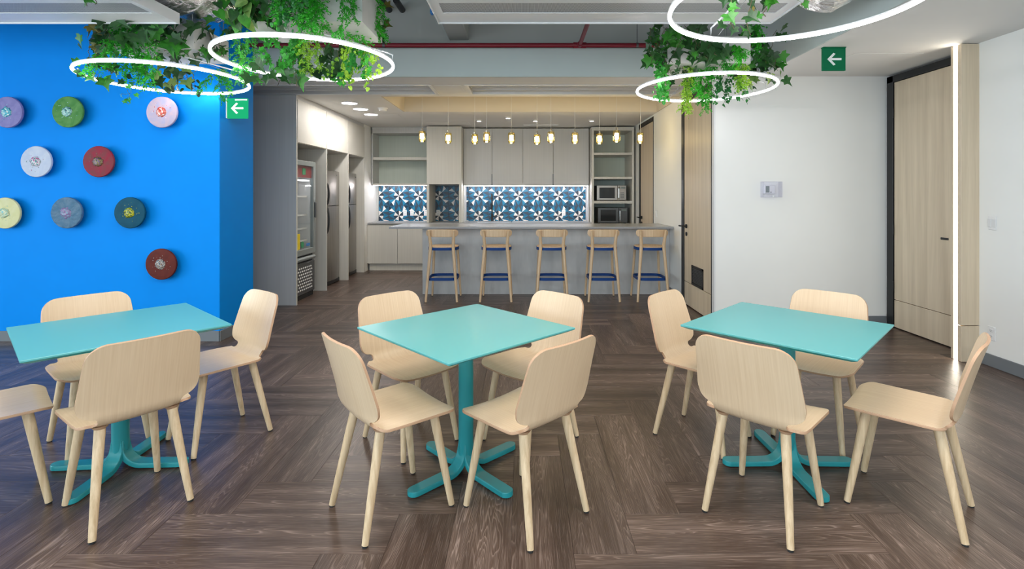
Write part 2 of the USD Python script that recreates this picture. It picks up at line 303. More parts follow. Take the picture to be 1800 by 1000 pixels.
obj('light_strip', box(3.728, 3.74, 4.346, 4.389, 0.004, CEIL - .006), 'led_warm', po, smooth=False, label='glowing vertical light strip')
obj('channel', box(3.75, 3.87, 4.345, 4.39, 0.0, CEIL - .006), 'white_metal', po, smooth=False)

def door_right():
    d = thing('door_1', 'tall oak veneer door with black frame at the right of the white wall', 'door', kind='structure')
    obj('door_leaf', box(XD, XD + .045, 4.44, 5.405, 0.306, 2.625, .002), 'oak_door', d, smooth=False)
    obj('bottom_panel', box(XD, XD + .045, 4.44, 5.405, 0.012, 0.301, .002), 'oak_door', d, smooth=False)
    obj('frame', cat([box(XD - .012, XD + .06, 5.41, 5.50, 0, 2.70, .003), box(XD - .012, XD + .06, 4.42, 5.50, 2.63, 2.70, .003)]), 'black', d, smooth=False)
    obj('handle', box(XD - .006, XD + .002, 4.71, 4.80, 1.00, 1.022, .004), 'black', d, smooth=False, label='flush black pull')
    for z in (2.30, 1.05, 0.45): obj('hinge', cyl((XD - .012, 5.405, z - .05), (XD - .012, 5.405, z + .05), .008, n=10), 'black', d)
door_right()
# kitchen right wall with two doors (openings are covered by the frames)
struct('wall_kitchen_right', cat([box(KR, KR + .1, 6.72, 8.17, 0, CEIL + .05), box(KR, KR + .1, 9.12, KB, 0, CEIL + .05), box(KR + .101, KR + .16, WB + .11, KB, 0, CEIL + .05), box(KR + .001, KR + .1, WB + .101, 5.62, 0, CEIL + .05), box(KR + .002, KR + .1, 5.63, KB, 2.69, CEIL + .05)]), 'wall_white', 'white kitchen side wall with two oak doors', 'wall', False)
struct('baseboard_kitchen', box(KR - .014, KR, 6.74, 8.15, 0, 0.10, .002), 'baseboard_grey', 'grey baseboard along the kitchen side wall', 'baseboard', False)
def side_door(name, y0, y1, grille, label):
    d = thing(name, label, 'door', kind='structure')
    obj('door_leaf', box(KR + .004, KR + .045, y0, y1, 0.306, 2.62, .002), 'oak_door', d, smooth=False)
    obj('bottom_panel', box(KR + .004, KR + .045, y0, y1, 0.012, 0.301, .002), 'oak_door', d, smooth=False)
    obj('frame', cat([box(KR - .008, KR + .055, y1 + .003, y1 + .10, 0, 2.69, .003), box(KR - .008, KR + .055, y0 - .02, y1 + .10, 2.624, 2.69, .003), box(KR - .004, KR + .055, y0 - .02, y0 - .003, 0, 2.69)]), 'black', d, smooth=False)
    h = cat([cyl((KR + .004, y1 - .09, 1.02), (KR - .012, y1 - .09, 1.02), .026), cyl((KR - .01, y1 - .09, 1.02), (KR - .055, y1 - .09, 1.02), .010), box(KR - .065, KR - .045, y1 - .10, y1 + .04, 1.01, 1.03, .005)])
    obj('handle', h, 'black', d, label='black lever handle')
    obj('keyhole', cyl((KR + .004, y1 - .09, 0.92), (KR - .008, y1 - .09, 0.92), .026), 'black', d)
    if grille:
        g = obj('vent_grille', cat([box(KR - .006, KR + .006, 5.90, 6.30, .31, .335), box(KR - .006, KR + .006, 5.90, 6.30, .525, .55), box(KR - .006, KR + .006, 5.90, 5.93, .31, .55), box(KR - .006, KR + .006, 6.27, 6.30, .31, .55), box(KR + .003, KR + .006, 5.9, 6.3, .31, .55)]), 'black', d, smooth=False, label='black ventilation grille')
        obj('louvre', cat([box(KR - .003, KR + .003, 5.93, 6.27, z, z + .008) for z in np.arange(.345, .52, .018)]), 'dark_metal', g, smooth=False, kind='stuff')
side_door('door_2', 5.645, 6.60, True, 'tall oak door with black frame and low black vent grille')
side_door('door_3', 8.20, 9.08, False, 'far oak door beside the open shelves')

# kitchen back wall, left end, corridor behind the blue wall
struct('wall_kitchen_back', box(-5.0, KR + .2, KB, KB + .1, 0, CEIL + .1), 'wall_white', 'kitchen back wall behind the cabinets', 'wall', False)
struct('wall_kitchen_left', cat([box(-3.75, -3.70, 6.52, KB, 0, CEIL + .05), box(-3.75, KL - .012, 9.27, KB, 0, CEIL + .05)]), 'wall_white', 'white wall closing the left end of the kitchen', 'wall', False)
struct('wall_corridor', box(-5.05, -5.0, WB, KB, 0, CEIL + .1), 'wall_white', 'plain white corridor wall behind the blue wall', 'wall', False)
struct('wall_outer', box(-7.9, -5.0, WB, WB + .1, 0, SLAB), 'wall_white', 'plain white wall behind the blue wall', 'wall', False)

# lowered kitchen ceiling: bulkhead with ledge, two slot diffusers, light coffer over the island
CF = (-1.90, KR, 6.66, 7.92)            # coffer opening
SL = [(-4.2, -1.13, 5.98, 6.50), (-0.68, 1.95, 5.98, 6.50)]
def ceiling_with_holes(x0, x1, y0, y1, holes, z0, z1):
    p = sbox(x0, y0, x1, y1)
    for h in holes: p = p.difference(sbox(h[0], h[2], h[1], h[3]))
    return cat([extrude(g, z0, z1) for g in getattr(p, 'geoms', [p])])
struct('ceiling_kitchen', ceiling_with_holes(-5.05, KR + .12, WB + .03, KB + .1, [CF] + SL, CEIL, CEIL + .08), 'ceiling_white', 'lowered white kitchen ceiling with a lit recess', 'ceiling', False)
struct('trim_3', cat([box(-7.8, 2.545, WB, WB + .03, CEIL - .004, 3.04, .003), box(-7.8, XD, WB + .0, WB + .14, 3.03, 3.04)]), 'bulkhead_grey', 'grey-green bulkhead face above the kitchen opening', 'bulkhead', False)
struct('trim_4', box(-7.8, XD + .2, WB + .13, WB + .2, CEIL + .1, SLAB), 'ledge_grey', 'upper grey wall behind the red pipe', 'wall', False)
struct('ceiling_right', box(2.56, XD + .2, -3.5, WB + .02, CEIL, CEIL + .02), 'ceiling_white', 'lowered white ceiling along the right wall', 'ceiling', False)
struct('trim_5', cat([box(2.545, 2.56, -3.5, WB + .02, CEIL - .002, 3.30, .003), box(2.545, XD + .2, -3.5, WB + .02, 3.29, 3.30)]), 'bulkhead_grey', 'grey side face of the lowered right ceiling', 'bulkhead', False)
struct('ceiling', box(-8.0, XD + .2, -3.5, WB + .2, SLAB, SLAB + .1), 'slab_grey', 'open grey concrete ceiling above the suspended panels', 'ceiling', False)
cz = CEIL + .42
struct('ceiling_recess', cat([box(CF[0] + .002, CF[0] + .02, CF[2] + .021, CF[3] - .021, CEIL + .001, cz), box(CF[0] + .002, CF[1] - .003, CF[3] - .02, CF[3] - .002, CEIL + .001, cz), box(CF[0] + .002, CF[1] - .003, CF[2] + .002, CF[2] + .02, CEIL + .001, cz), box(CF[0], CF[1] + .1, CF[2], CF[3], cz + .001, cz + .02), box(KR - .018, KR - .003, CF[2] + .021, CF[3] - .021, CEIL + .001, cz)]), 'coffer_beige', 'warm beige ceiling recess above the kitchen island', 'ceiling', False)
for i, (a, b, c, d) in enumerate(SL):
    t = thing('ceiling_diffuser', ('long recessed metal ceiling diffuser above the fridge side' if i == 0 else 'long recessed metal ceiling diffuser in front of the pendant recess'), 'air diffuser', group=None)
    obj('frame', cat([box(a - .03, b + .03, c - .03, c + .012, CEIL - .006, CEIL - .001), box(a - .03, b + .03, d - .012, d + .03, CEIL - .006, CEIL - .001), box(b - .012, b + .03, c + .0125, d - .0125, CEIL - .006, CEIL - .001), box(a - .03, a + .012, c + .0125, d - .0125, CEIL - .006, CEIL - .001)]), 'white_metal', t, smooth=False)
    obj('tray', box(a + .001, b - .001, c + .001, d - .001, CEIL + .10, CEIL + .11), 'bright_steel', t, smooth=False)
    obj('side', cat([box(a + .001, b - .001, c + .001, c + .012, CEIL, CEIL + .099), box(a + .001, b - .001, d - .012, d - .001, CEIL, CEIL + .099), box(a + .001, a + .012, c + .0125, d - .0125, CEIL, CEIL + .099), box(b - .012, b - .001, c + .0125, d - .0125, CEIL, CEIL + .099)]), 'bright_steel', t, smooth=False)
    for y in (c + .17, c + .34): obj('blade', box(a + .02, b - .02, y, y + .02, CEIL + .01, CEIL + .09, .004), 'bright_steel', t, smooth=False)
for (xa, xb, ya, yb, lab) in [(PX(766, 6.1), PX(812, 6.1), 5.98, 6.30, 'small square ceiling access panel between the two diffusers'), (-2.62, -2.05, 8.1, 8.75, 'ceiling access panel behind the round downlights'), (-1.75, -1.0, 9.0, 9.35, 'ceiling access panel above the tall cabinet'), (3.02, 3.65, 4.62, 5.12, 'ceiling access panel above the right door')]:
    one('access_panel', box(xa, xb, ya, yb, CEIL - .003, CEIL - .0005), 'ceiling_white', lab, 'panel', smooth=False)
for i, y in enumerate((7.13, 7.63, 8.14)):
    t = thing('downlight', ['round ceiling downlight nearest the camera of three', 'middle one of three round ceiling downlights', 'farthest of three round ceiling downlights'][i], 'ceiling light', (-2.475, y, CEIL), group='kitchen downlights')
    obj('rim', lathe([(.100, -.001), (.118, -.001), (.118, -.007), (.106, -.009), (.100, -.004)]), 'white_metal', t)
    obj('diffuser', lathe([(0, -.002), (.103, -.002), (.103, -.006), (0, -.006)]), 'downlight_glow', t)
t = thing('smoke_detector', 'white round smoke detector beside the downlights', 'smoke detector', (-2.12, 7.55, CEIL))
obj('base', lathe([(0, 0), (.075, 0), (.075, -.018), (0, -.018)]), 'white_plastic', t); obj('head', lathe([(0, -.018), (.06, -.018), (.052, -.045), (.03, -.052), (0, -.052)]), 'white_plastic', t)
for (x, y, lab) in [(842, 211, 'small ceiling spot left of centre'), (893, 206, 'small ceiling spot nearest the recess'), (941, 211, 'small ceiling spot in the middle'), (1040, 211, 'small ceiling spot at the right')]:
    d = (CEIL - H) * F / (VY - y)
    t = thing('spot_light', lab + ' above the sink', 'ceiling spot', (PX(x, d), d, CEIL)); obj('rim', lathe([(.035, 0), (.052, 0), (.048, -.02), (.035, -.022)], 24), 'white_metal', t); obj('lens', lathe([(0, -.004), (.036, -.004), (.036, -.01), (0, -.01)], 24), 'spot_glow', t)
one('air_slot', cat([box(-.02, .62, 9.33, 9.36, CEIL - .012, CEIL), box(-.02, .62, 9.40, 9.43, CEIL - .012, CEIL)]), 'white_metal', 'narrow white slot diffuser on the ceiling before the wall cabinets', 'air diffuser', smooth=False)

# ------------------------------------------------------------------ kitchen furniture
c = thing('fridge_cabinet', 'tall pale laminate cabinet housing the three fridges', 'cabinet')
ys = [6.52, 7.50, 8.416, 9.257]
obj('end_panel', box(-3.70, KL, 6.505, 6.53, 0, CEIL - .01, .001), 'laminate_panel', c, smooth=False, label='blue-grey end panel')
obj('edge_strip', box(KL - .004, KL + .002, 6.503, 6.532, 0, 2.10), 'laminate', c, smooth=False)
for y in ys[1:]: obj('divider', box(-3.69, KL, y, y + .022, 0, 2.105, .001), 'laminate', c, smooth=False)
obj('back_panel', box(-3.69, -3.67, 6.53, 9.25, 0, 2.1), 'laminate', c, smooth=False)
obj('bottom_shelf', box(-3.69, KL - .02, 6.53, 9.27, 2.10, 2.12), 'laminate', c, smooth=False)
for a, b in zip(ys[:-1], ys[1:]): obj('door', box(KL - .02, KL, a + (.03 if a < 6.6 else .003), b + (.02 if b > 9.2 else -.006), 2.107, 2.66, .001), 'laminate', c, smooth=False)
obj('cornice', box(KL - .05, KL - .012, 6.53, 9.27, 2.66, CEIL), 'laminate_panel', c, smooth=False)
obj('carcass', box(-3.66, KL - .03, 6.54, 9.26, 2.13, 2.68), 'laminate', c, smooth=False)

def face_box(x0, x1, y0, y1, z0, z1, c=0.0): return box(x0, x1, y0, y1, z0, z1, c)
def cooler():
    fx = -3.035; y0, y1 = 6.60, 7.27
    t = thing('drinks_cooler', 'black and grey glass-door drinks cooler in the first bay', 'drinks cooler')
    obj('cabinet', cat([box(fx - .60, fx - .02, y0, y0 + .03, .06, 1.90), box(fx - .60, fx - .02, y1 - .03, y1, .06, 1.90), box(fx - .60, fx - .02, y0, y1, 1.80, 1.90), box(fx - .60, fx - .57, y0, y1, .06, 1.9), box(fx - .60, fx - .02, y0, y1, .06, .60)]), 'black', t, smooth=False)
    obj('liner', cat([box(fx - .57, fx - .56, y0 + .03, y1 - .03, .60, 1.8), box(fx - .56, fx - .03, y0 + .03, y0 + .036, .6, 1.8), box(fx - .56, fx - .03, y1 - .036, y1 - .03, .6, 1.8)]), 'white_plastic', t, smooth=False)
    d = obj('door', cat([box(fx - .02, fx + .03, y0, y0 + .075, .60, 1.89, .008), box(fx - .02, fx + .03, y1 - .075, y1, .60, 1.89, .008), box(fx - .02, fx + .03, y0 + .06, y1 - .06, 1.82, 1.89, .006), box(fx - .02, fx + .03, y0 + .06, y1 - .06, .60, .68, .006)]), 'frame_grey', t, smooth=False)
    obj('pane', box(fx + .002, fx + .008, y0 + .07, y1 - .07, .66, 1.83), 'clear_glass', d, smooth=False)
    obj('handle', box(fx + .03, fx + .055, y1 - .06, y1 - .035, 1.10, 1.32, .006), 'dark_metal', d, smooth=False)
    hd = obj('header', box(fx - .012, fx - .002, y0 + .075, y1 - .075, 1.66, 1.82), 'label_red', t, smooth=False, label='dark red lit header')
    obj('thermometer', box(fx - .002, fx + .001, y0 + .30, y0 + .40, 1.70, 1.79), 'label_green', hd, smooth=False)
    obj('lamp', box(fx - .10, fx - .02, y0 + .10, y1 - .10, 1.615, 1.635), 'cooler_glow', t, smooth=False, label='interior lamp tube')
    for z in (1.40, 1.14, 0.95, 0.78):
        obj('shelf', cat([box(fx - .52, fx - .08, y, y + .006, z, z + .006) for y in np.arange(y0 + .05, y1 - .05, .035)] + [box(fx - .09, fx - .075, y0 + .04, y1 - .04, z - .012, z + .012)]), 'white_metal', t, smooth=False)
    obj('energy_label', box(fx + .0085, fx + .010, y0 + .09, y0 + .20, .685, .90), 'yellow_label', t, smooth=False)
    obj('round_sticker', moved(rotz(lathe([(0, 0), (.045, 0), (.045, .002), (0, .002)], 24, 'y'), 90), (fx + .012, y0 + .27, .745)), 'label_green', t, smooth=False)
    obj('small_label', box(fx + .0085, fx + .010, y0 + .40, y0 + .52, .71, .75), 'label_blue', t, smooth=False)
    obj('kick_handle', box(fx - .02, fx + .045, y0 + .02, y1 - .02, .52, .575, .02), 'frame_grey', t)
    gr = obj('grille', box(fx - .02, fx + .02, y0 + .01, y1 - .01, .06, .50, .015), 'dark_metal', t, smooth=False)
    hs = []
    for i, z in enumerate(np.arange(.13, .45, .042)):
        for y in np.arange(y0 + .13 + (.03 if i % 2 else 0), y1 - .10, .06):
            hs.append(trimesh.convex.convex_hull(np.array([(fx + .021, y + a * .024, z + b * .016) for a, b in ((1, 0), (-1, 0), (0, 1), (0, -1))] + [(fx + .027, y + a * .012, z + b * .008) for a, b in ((1, 0), (-1, 0), (0, 1), (0, -1))])))
    obj('slots', cat(hs), 'white_plastic', gr, smooth=False, kind='stuff')
    obj('foot', box(fx - .55, fx, y0 + .03, y1 - .03, 0, .06), 'rubber', t, smooth=False)
cooler()
def fridge(y0, w, label):
    fx = -3.06; y1 = y0 + w
    t = thing('fridge', label, 'fridge', group=None)
    obj('body', box(fx - .60, fx - .07, y0 + .005, y1 - .005, .05, 1.80, .01), 'dark_metal', t, smooth=False)
    def front(z0, z1):
        s = np.linspace(0, 1, 9); pts = [(fx - .065, y0 + .002)] + [(fx - .02 + .045 * math.sin(PI * a) ** .7, y0 + .002 + (w - .004) * a) for a in s] + [(fx - .065, y1 - .002)]
        return extrude(Polygon(pts), z0, z1)
    u = obj('freezer_door', front(1.255, 1.80), 'steel', t); l = obj('fridge_door', front(.075, 1.245), 'steel', t)
    def hand(z0, z1, bow):
        z = np.linspace(z0, z1, 13); a = (z - z0) / (z1 - z0)
        return tube([(fx + .004 + .034 * math.sin(PI * k) ** .5, y0 + .085, q) for k, q in zip(a, z)], .016, 8)
    obj('handle', hand(1.27, 1.60, 1), 'black', u); obj('handle', hand(.83, 1.235, 1), 'black', l)
    obj('badge', box(fx + .014, fx + .022, y0 + .42, y0 + .47, 1.73, 1.745), 'dark_metal', t, smooth=False)
    obj('base_grille', box(fx - .5, fx - .01, y0 + .01, y1 - .01, 0, .07, .01), 'black', t, smooth=False)
fridge(7.71, .68, 'stainless top-freezer fridge in the middle bay beside the cooler')
fridge(8.64, .60, 'stainless top-freezer fridge in the farthest bay')

FB, FT = 9.46, 9.44       # front of base units, front edge of the worktop
b = thing('base_cabinet', 'pale grey laminate base cabinets along the back wall', 'cabinet')
obj('carcass', box(KL + .02, 1.25, FB + .02, KB - .01, .12, .865), 'laminate', b, smooth=False)
xs = [PX(645, FB), PX(698.5, FB), PX(752, FB)] + [PX(752, FB) + .61 * k for k in range(1, 5)] + [1.25]
for a, e in zip(xs[:-1], xs[1:]): obj('door', box(a + .005, e - .005, FB, FB + .02, .135, .855, .001), 'laminate', b, smooth=False)
obj('end_filler', box(KL - .01, PX(645, FB) - .003, FB, FB + .02, 0, .865), 'laminate', b, smooth=False)
obj('toe_kick', box(KL + .02, 1.25, FB + .05, FB + .07, 0, .12), 'laminate', b, smooth=False)
one('worktop', box(KL + .004, 1.252, FT, KB - .035, .87, .90, .003), 'stone_grey', 'grey stone worktop with the sink along the back wall', 'worktop', smooth=False)
# backsplash of printed cement tiles
TZ, TX = 1.4035, -2.522
tb = thing('tile_backsplash', 'backsplash of patterned teal, navy and white triangle tiles', 'tiles')
cols = {'w': (0.80, 0.76, 0.72), 'n': (0.010, 0.026, 0.048), 's': (0.034, 0.052, 0.082), 'b': (0.003, 0.12, 0.235), 'c': (0.008, 0.175, 0.31), 'd': (0.005, 0.075, 0.145)}
P = (.345, .345)
TRI = [('n', P, (0, 0), (.56, 0)), ('b', P, (.56, 0), (1, 0)), ('s', P, (1, 0), (1, .42)), ('c', P, (1, .42), (.73, .70)), ('d', (1, .42), (1, 1), (.73, .70)), ('n', (.73, .70), (1, 1), (.5, 1)), ('w', P, (.73, .70), (.5, 1)),
       ('b', P, (.5, 1), (.24, 1)), ('s', P, (.24, 1), (0, 1)), ('c', P, (0, 1), (0, .49)), ('w', P, (0, .49), (0, 0))]
def tile(i, j):
    # star corners sit at even lattice points; each tile is the motif turned about its own star
    s = .0995; x0_, z0_ = TX + .2 * i, TZ + .2 * j
    sx, sz = (i if i % 2 == 0 else i + 1), (j if j % 2 == 0 else j + 1)
    cx, cz_ = TX + .2 * sx, TZ + .2 * sz
    rx, rz = (1 if sx == i else -1), (1 if sz == j else -1)
    V, C = [], []
    for col, *tri in TRI:
        for (a, e) in tri:
            if rx * rz < 0: a, e = e, a
            u, v = .001 + a * .198, .001 + e * .198
            V.append((cx + rx * u, KB - .030, cz_ + rz * v)); C.append(cols[col])
    V = np.array(V); Fc = np.arange(len(V)).reshape(-1, 3)
    n = np.cross(V[Fc[:, 1]] - V[Fc[:, 0]], V[Fc[:, 2]] - V[Fc[:, 0]])[:, 1]
    Fc[n > 0] = Fc[n > 0][:, ::-1]
    bx = box(x0_ + .001, x0_ + .199, KB - .0298, KB - .012, z0_ + .001, z0_ + .199)
    V2 = np.vstack([V, bx.vertices]); F2 = np.vstack([Fc, bx.faces + len(V)]); C2 = np.array(C + [cols['s']] * len(bx.vertices))
    o = obj('tile', (V2, F2), 'tile_print', tb, smooth=False)
    UsdGeom.PrimvarsAPI(o).CreatePrimvar('tilecolor', Sdf.ValueTypeNames.Color3fArray, 'vertex').Set(Vt.Vec3fArray.FromNumpy(C2.astype(np.float32)))
for i in range(-2, 19):
    for j in (-3, -2, -1, 0): tile(i, j)
obj('grout', box(TX - .41, 1.29, KB - .013, KB - .001, .80, 1.605), 'screed', tb, smooth=False)

D9 = 9.72
s = thing('open_shelf', 'open two-tier wall shelf left of the tall cabinet', 'shelf')
xl, xr = KL + .003, PX(750, 9.44) - .002
obj('back_panel', box(PX(666, KB), xr, KB - .03, KB - .002, 1.62, 2.60), 'laminate_back', s, smooth=False, label='grey-green back panel')
obj('side_panel', box(xl, xl + .02, D9 - .02, KB - .03, 1.60, 2.60), 'laminate_panel', s, smooth=False)
obj('shelf', box(xl + .02, xr, D9, KB - .03, PZ(281, D9), PZ(276.2, D9), .001), 'laminate', s, smooth=False)
sb = obj('shelf', box(xl + .02, xr, D9, KB - .031, 1.605, 1.64, .001), 'laminate', s, smooth=False)
obj('led_strip', box(xl + .03, xr - .01, D9 + .01, D9 + .03, 1.592, 1.605), 'led', sb, smooth=False, label='glowing strip under the shelf')
obj('top_trim', box(xl + .02, xr, D9 - .05, KB - .03, 2.60, CEIL - .003), 'laminate_panel', s, smooth=False)
t = thing('tall_cabinet', 'tall pale cabinet box over the dark niche in the backsplash', 'cabinet')
xa, xb, DF = PX(750, 9.44), PX(811, 9.44), 9.44
obj('body', box(xa, xb, DF + .02, KB - .035, PZ(324, DF), CEIL - .02), 'laminate', t, smooth=False)
obj('door', box(xa, xb, DF, DF + .02, PZ(324, DF), CEIL - .02, .001), 'laminate', t, smooth=False)
for x in (xa, xb - .045): obj('side_panel', box(x, x + .045, DF + .005, KB - .035, .902, PZ(324, DF)), 'laminate', t, smooth=False)
w = thing('upper_cabinet', 'four-door grey wall cabinet above the sink', 'cabinet')
DW = 9.72
wx = [PX(v, DW) for v in (812, 865, 919, 972.5, 1035.5)]
zb = PZ(326, DW); wx[0] = xb + .002
obj('carcass', box(wx[0], wx[-1], DW + .02, KB - .035, zb, CEIL - .02), 'laminate', w, smooth=False)
for k, (a, e) in enumerate(zip(wx[:-1], wx[1:])):
    dd = obj('door', box(a + .005, e - .005, DW, DW + .019, zb, CEIL - .03, .001), 'laminate_panel', w, smooth=False)
    if k in (0, 2): obj('finger_pull', box(e - .012, e + .006, DW - .003, DW + .004, zb + .005, zb + .22), 'dark_metal', dd, smooth=False)
obj('led_strip', box(wx[0] + .02, wx[-1] - .02, DW + .012, DW + .034, zb - .012, zb), 'led', w, smooth=False, label='glowing strip under the doors')
obj('side_panel', box(wx[0] - .0, wx[0] + .018, DW, KB - .035, .902, zb - .001), 'white_metal', w, smooth=False)
obj('side_panel', box(wx[-1] - .018, wx[-1], DW, KB - .035, .902, zb - .001), 'white_metal', w, smooth=False)
u = thing('shelf_unit', 'tall open shelf unit holding two microwaves', 'shelf unit')
x1, x2, x3, x4 = [PX(v, 9.44) for v in (1040, 1044, 1111, 1114.7)]
x4 = min(x4, KR - .004); x3 = min(x3, x4 - .03)
for a, e in ((x1, x2), (x3, x4)): obj('side_panel', box(a, e, DF, KB - .01, 0, CEIL - .03, .001), 'laminate', u, smooth=False)
obj('back_panel', box(x2, x3, KB - .012, KB - .002, 0, CEIL - .04), 'laminate_back', u, smooth=False, label='grey-green back panel')
obj('top', box(x2, x3, DF, KB - .012, PZ(229.4, 9.44), CEIL - .03, .001), 'laminate', u, smooth=False)
for y0_, y1_ in ((268.3, 272.2), (310.8, 314.7), (353, 357.6), (393, 398)):
    obj('shelf', box(x2, x3, DF, KB - .012, PZ(y1_, 9.44), PZ(y0_, 9.44), .001), 'laminate', u, smooth=False)
def microwave(xa, xb, za, zb_, label, tone):
    m = thing('microwave', label, 'microwave'); y0_, y1_ = 9.50, 9.92; s_ = xa + (xb - xa) * .70
    obj('body', box(xa, xb, y0_ + .02, y1_, za + .012, zb_, .006), 'dark_metal', m, smooth=False)
    d = obj('door', box(xa, s_, y0_, y0_ + .02, za + .012, zb_, .004), tone, m, smooth=False); obj('window', box(xa + .05, s_ - .05, y0_ - .002, y0_, za + .05, zb_ - .04), 'dark_glass', d, smooth=False)
    obj('handle', tube([(s_ + .03, y0_ - .002, za + .03), (s_ + .02, y0_ - .035, za + .06), (s_ + .02, y0_ - .035, zb_ - .06), (s_ + .03, y0_ - .002, zb_ - .03)], .011, 8), 'chrome', m)
    p = obj('control_panel', box(s_ + .003, xb, y0_, y0_ + .02, za + .012, zb_, .004), tone, m, smooth=False); obj('display', box(s_ + .055, xb - .02, y0_ - .002, y0_, zb_ - .06, zb_ - .03), 'screen_grey', p, smooth=False)
    obj('buttons', cat([box(s_ + .06 + .022 * i, s_ + .076 + .022 * i, y0_ - .002, y0_, za + .05 + .03 * j, za + .068 + .03 * j) for i in range(3) for j in range(4)]), 'dark_metal', p, smooth=False, kind='stuff')
    for x in (xa + .03, xb - .03): obj('foot', box(x - .015, x + .015, y0_ + .05, y1_ - .03, za, za + .012), 'rubber', m, smooth=False)
microwave(PX(1049, 9.5), PX(1101, 9.5), PZ(353, 9.44) + .0005, PZ(326, 9.5), 'silver microwave on the upper shelf', 'steel')
microwave(PX(1051, 9.5), PX(1103, 9.5), PZ(393, 9.44) + .0005, PZ(365, 9.5), 'dark microwave on the lower shelf', 'dark_metal')
# sink and tap, outlets on the tiles
sk = thing('sink', 'rectangular steel sink set in the worktop', 'sink')
obj('rim', cat([box(-.92, -.24, 9.60, 9.615, .9005, .904), box(-.92, -.24, 9.985, 10.0, .9005, .904), box(-.92, -.905, 9.6, 10., .9005, .904), box(-.255, -.24, 9.6, 10., .9005, .904)]), 'chrome', sk, smooth=False)
obj('basin', box(-.905, -.255, 9.615, 9.985, .9003, .9012), 'steel', sk, smooth=False)
fx_ = PX(865, 10.04); f = thing('tap', 'tall black kitchen tap at the sink', 'tap', (fx_, 10.05, .90))
obj('body', cat([cyl((0, 0, 0), (0, 0, .012), .03), cyl((0, 0, .01), (0, 0, .14), .022), tube([(0, 0, .14), (0, 0, .46)] , .013, 12)]), 'black', f)
obj('spout', tube([(0, 0, .46)] + [(0, -.085 + .085 * math.cos(a), .46 + .07 * math.sin(a)) for a in np.linspace(.2, PI, 9)] + [(0, -.17, .34)], .013, 12), 'black', f)
obj('spray_head', cyl((0, -.17, .35), (0, -.17, .23), .019), 'black', f); obj('lever', tube([(.02, 0, .09), (.05, 0, .095), (.11, -.01, .13)], [.012, .009, .007], 8), 'black', f)
def outlet(name, x, y, z, label, facing='front', kind='outlet'):
    o = thing(name, label, kind, (x, y, z), 0 if facing == 'front' else (90 if facing == 'right_wall' else 90))
    obj('plate', box(-.036, .036, -.006, 0, -.058, .058, .003), 'white_plastic', o, smooth=False)
    if kind == 'outlet':
        for dz in (-.024, .024):
            s_ = obj('socket', extrude(rrect(-.017, .017, -.014, .014, .008), 0, .003).apply_transform(trimesh.transformations.rotation_matrix(PI / 2, (1, 0, 0))).apply_translation((0, -.006, dz)), 'white_metal', o, smooth=False)
            obj('slot', cat([box(-.008, -.006, -.0098, -.009, dz - .002, dz + .007), box(.006, .008, -.0098, -.009, dz - .002, dz + .007), box(-.002, .002, -.0098, -.009, dz - .010, dz - .006)]), 'dark_metal', s_, smooth=False)
    return o
zo = PZ(374, 10.1)
outlet('outlet', PX(711.5, 10.1), KB - .0305, zo, 'white outlet on the tiles, left of a pair')
outlet('outlet', PX(724, 10.1), KB - .0305, zo, 'white outlet on the tiles, right of a pair')
outlet('outlet', PX(748.2, 10.1), KB - .0305, zo, 'white outlet half hidden by the tall cabinet side')
outlet('outlet', PX(770, 10.1), KB - .0305, zo, 'white outlet inside the dark niche')
outlet('outlet', PX(991, 10.1), KB - .0305, zo, 'white outlet on the tiles right of the tap')

# island and its worktop
i_ = thing('island', 'grey stone-look kitchen island behind the bar stools', 'island')
obj('front_panel', box(-1.464, KR - .003, 7.24, 7.27, 0.0, .945, .001), 'island_stone', i_, smooth=False)
obj('end_panel', box(-1.464, -1.434, 7.27, 7.80, 0, .945, .001), 'island_stone', i_, smooth=False)
obj('carcass', box(-1.43, KR - .003, 7.28, 7.80, .05, .94), 'laminate', i_, smooth=False)
one('island_worktop', box(-1.895, KR - .002, 7.05, 7.88, .948, .978, .003), 'stone_grey', 'long grey stone bar top over the island', 'worktop', smooth=False)

# pendants above the island
def pendant(x, y, ztop, zbot, label):
    d = y; X = PX(x, d); zt, zb_ = PZ(ztop, d), PZ(zbot, d); h = zt - zb_; r = h * .32
    t = thing('pendant_lamp', label, 'pendant lamp', (X, d, zb_), group='amber glass pendants over the island')
    obj('cable', cyl((0, 0, h + .03), (0, 0, cz - zb_), .0022, n=6), 'white_metal', t)
    obj('canopy', lathe([(0, cz - zb_ - .025), (.03, cz - zb_ - .025), (.03, cz - zb_), (0, cz - zb_)], 16), 'chrome', t)
    obj('socket', lathe([(0, h - .005), (.013, h - .005), (.013, h + .03), (.006, h + .045), (0, h + .045)], 16), 'chrome', t)
    obj('shade', lathe([(0, .004), (r * .75, .004), (r * .97, .022), (r, .04), (r, h - .025), (r * .93, h - .006), (r * .8, h), (.012, h), (.012, h - .004), (r * .78, h - .004), (r * .9, h - .01), (r - .004, h - .027), (r - .004, .04), (r * .93, .026), (r * .73, .008), (0, .008)], 28), 'amber_glass', t, label='amber glass jar shade')
    obj('diffuser', lathe([(0, .050), (r * .48, .050), (r * .56, .06), (r * .56, h * .74), (r * .46, h * .78), (0, h * .78)], 20), 'lamp_glow', t)
PEN = [(742, 7.2, 230.5, 250), (788, 7.3, 233.5, 252.5), (834.6, 7.2, 235.5, 254), (855.5, 7.0, 232, 251), (899, 7.3, 233, 252.5), (944, 7.2, 236, 254.5), (968.5, 7.0, 231.5, 251.5), (1010.6, 7.3, 233, 253), (1053.7, 7.2, 234.5, 254), (1083.8, 7.0, 229.5, 250.5), (1125.4, 7.3, 233, 252.5)]
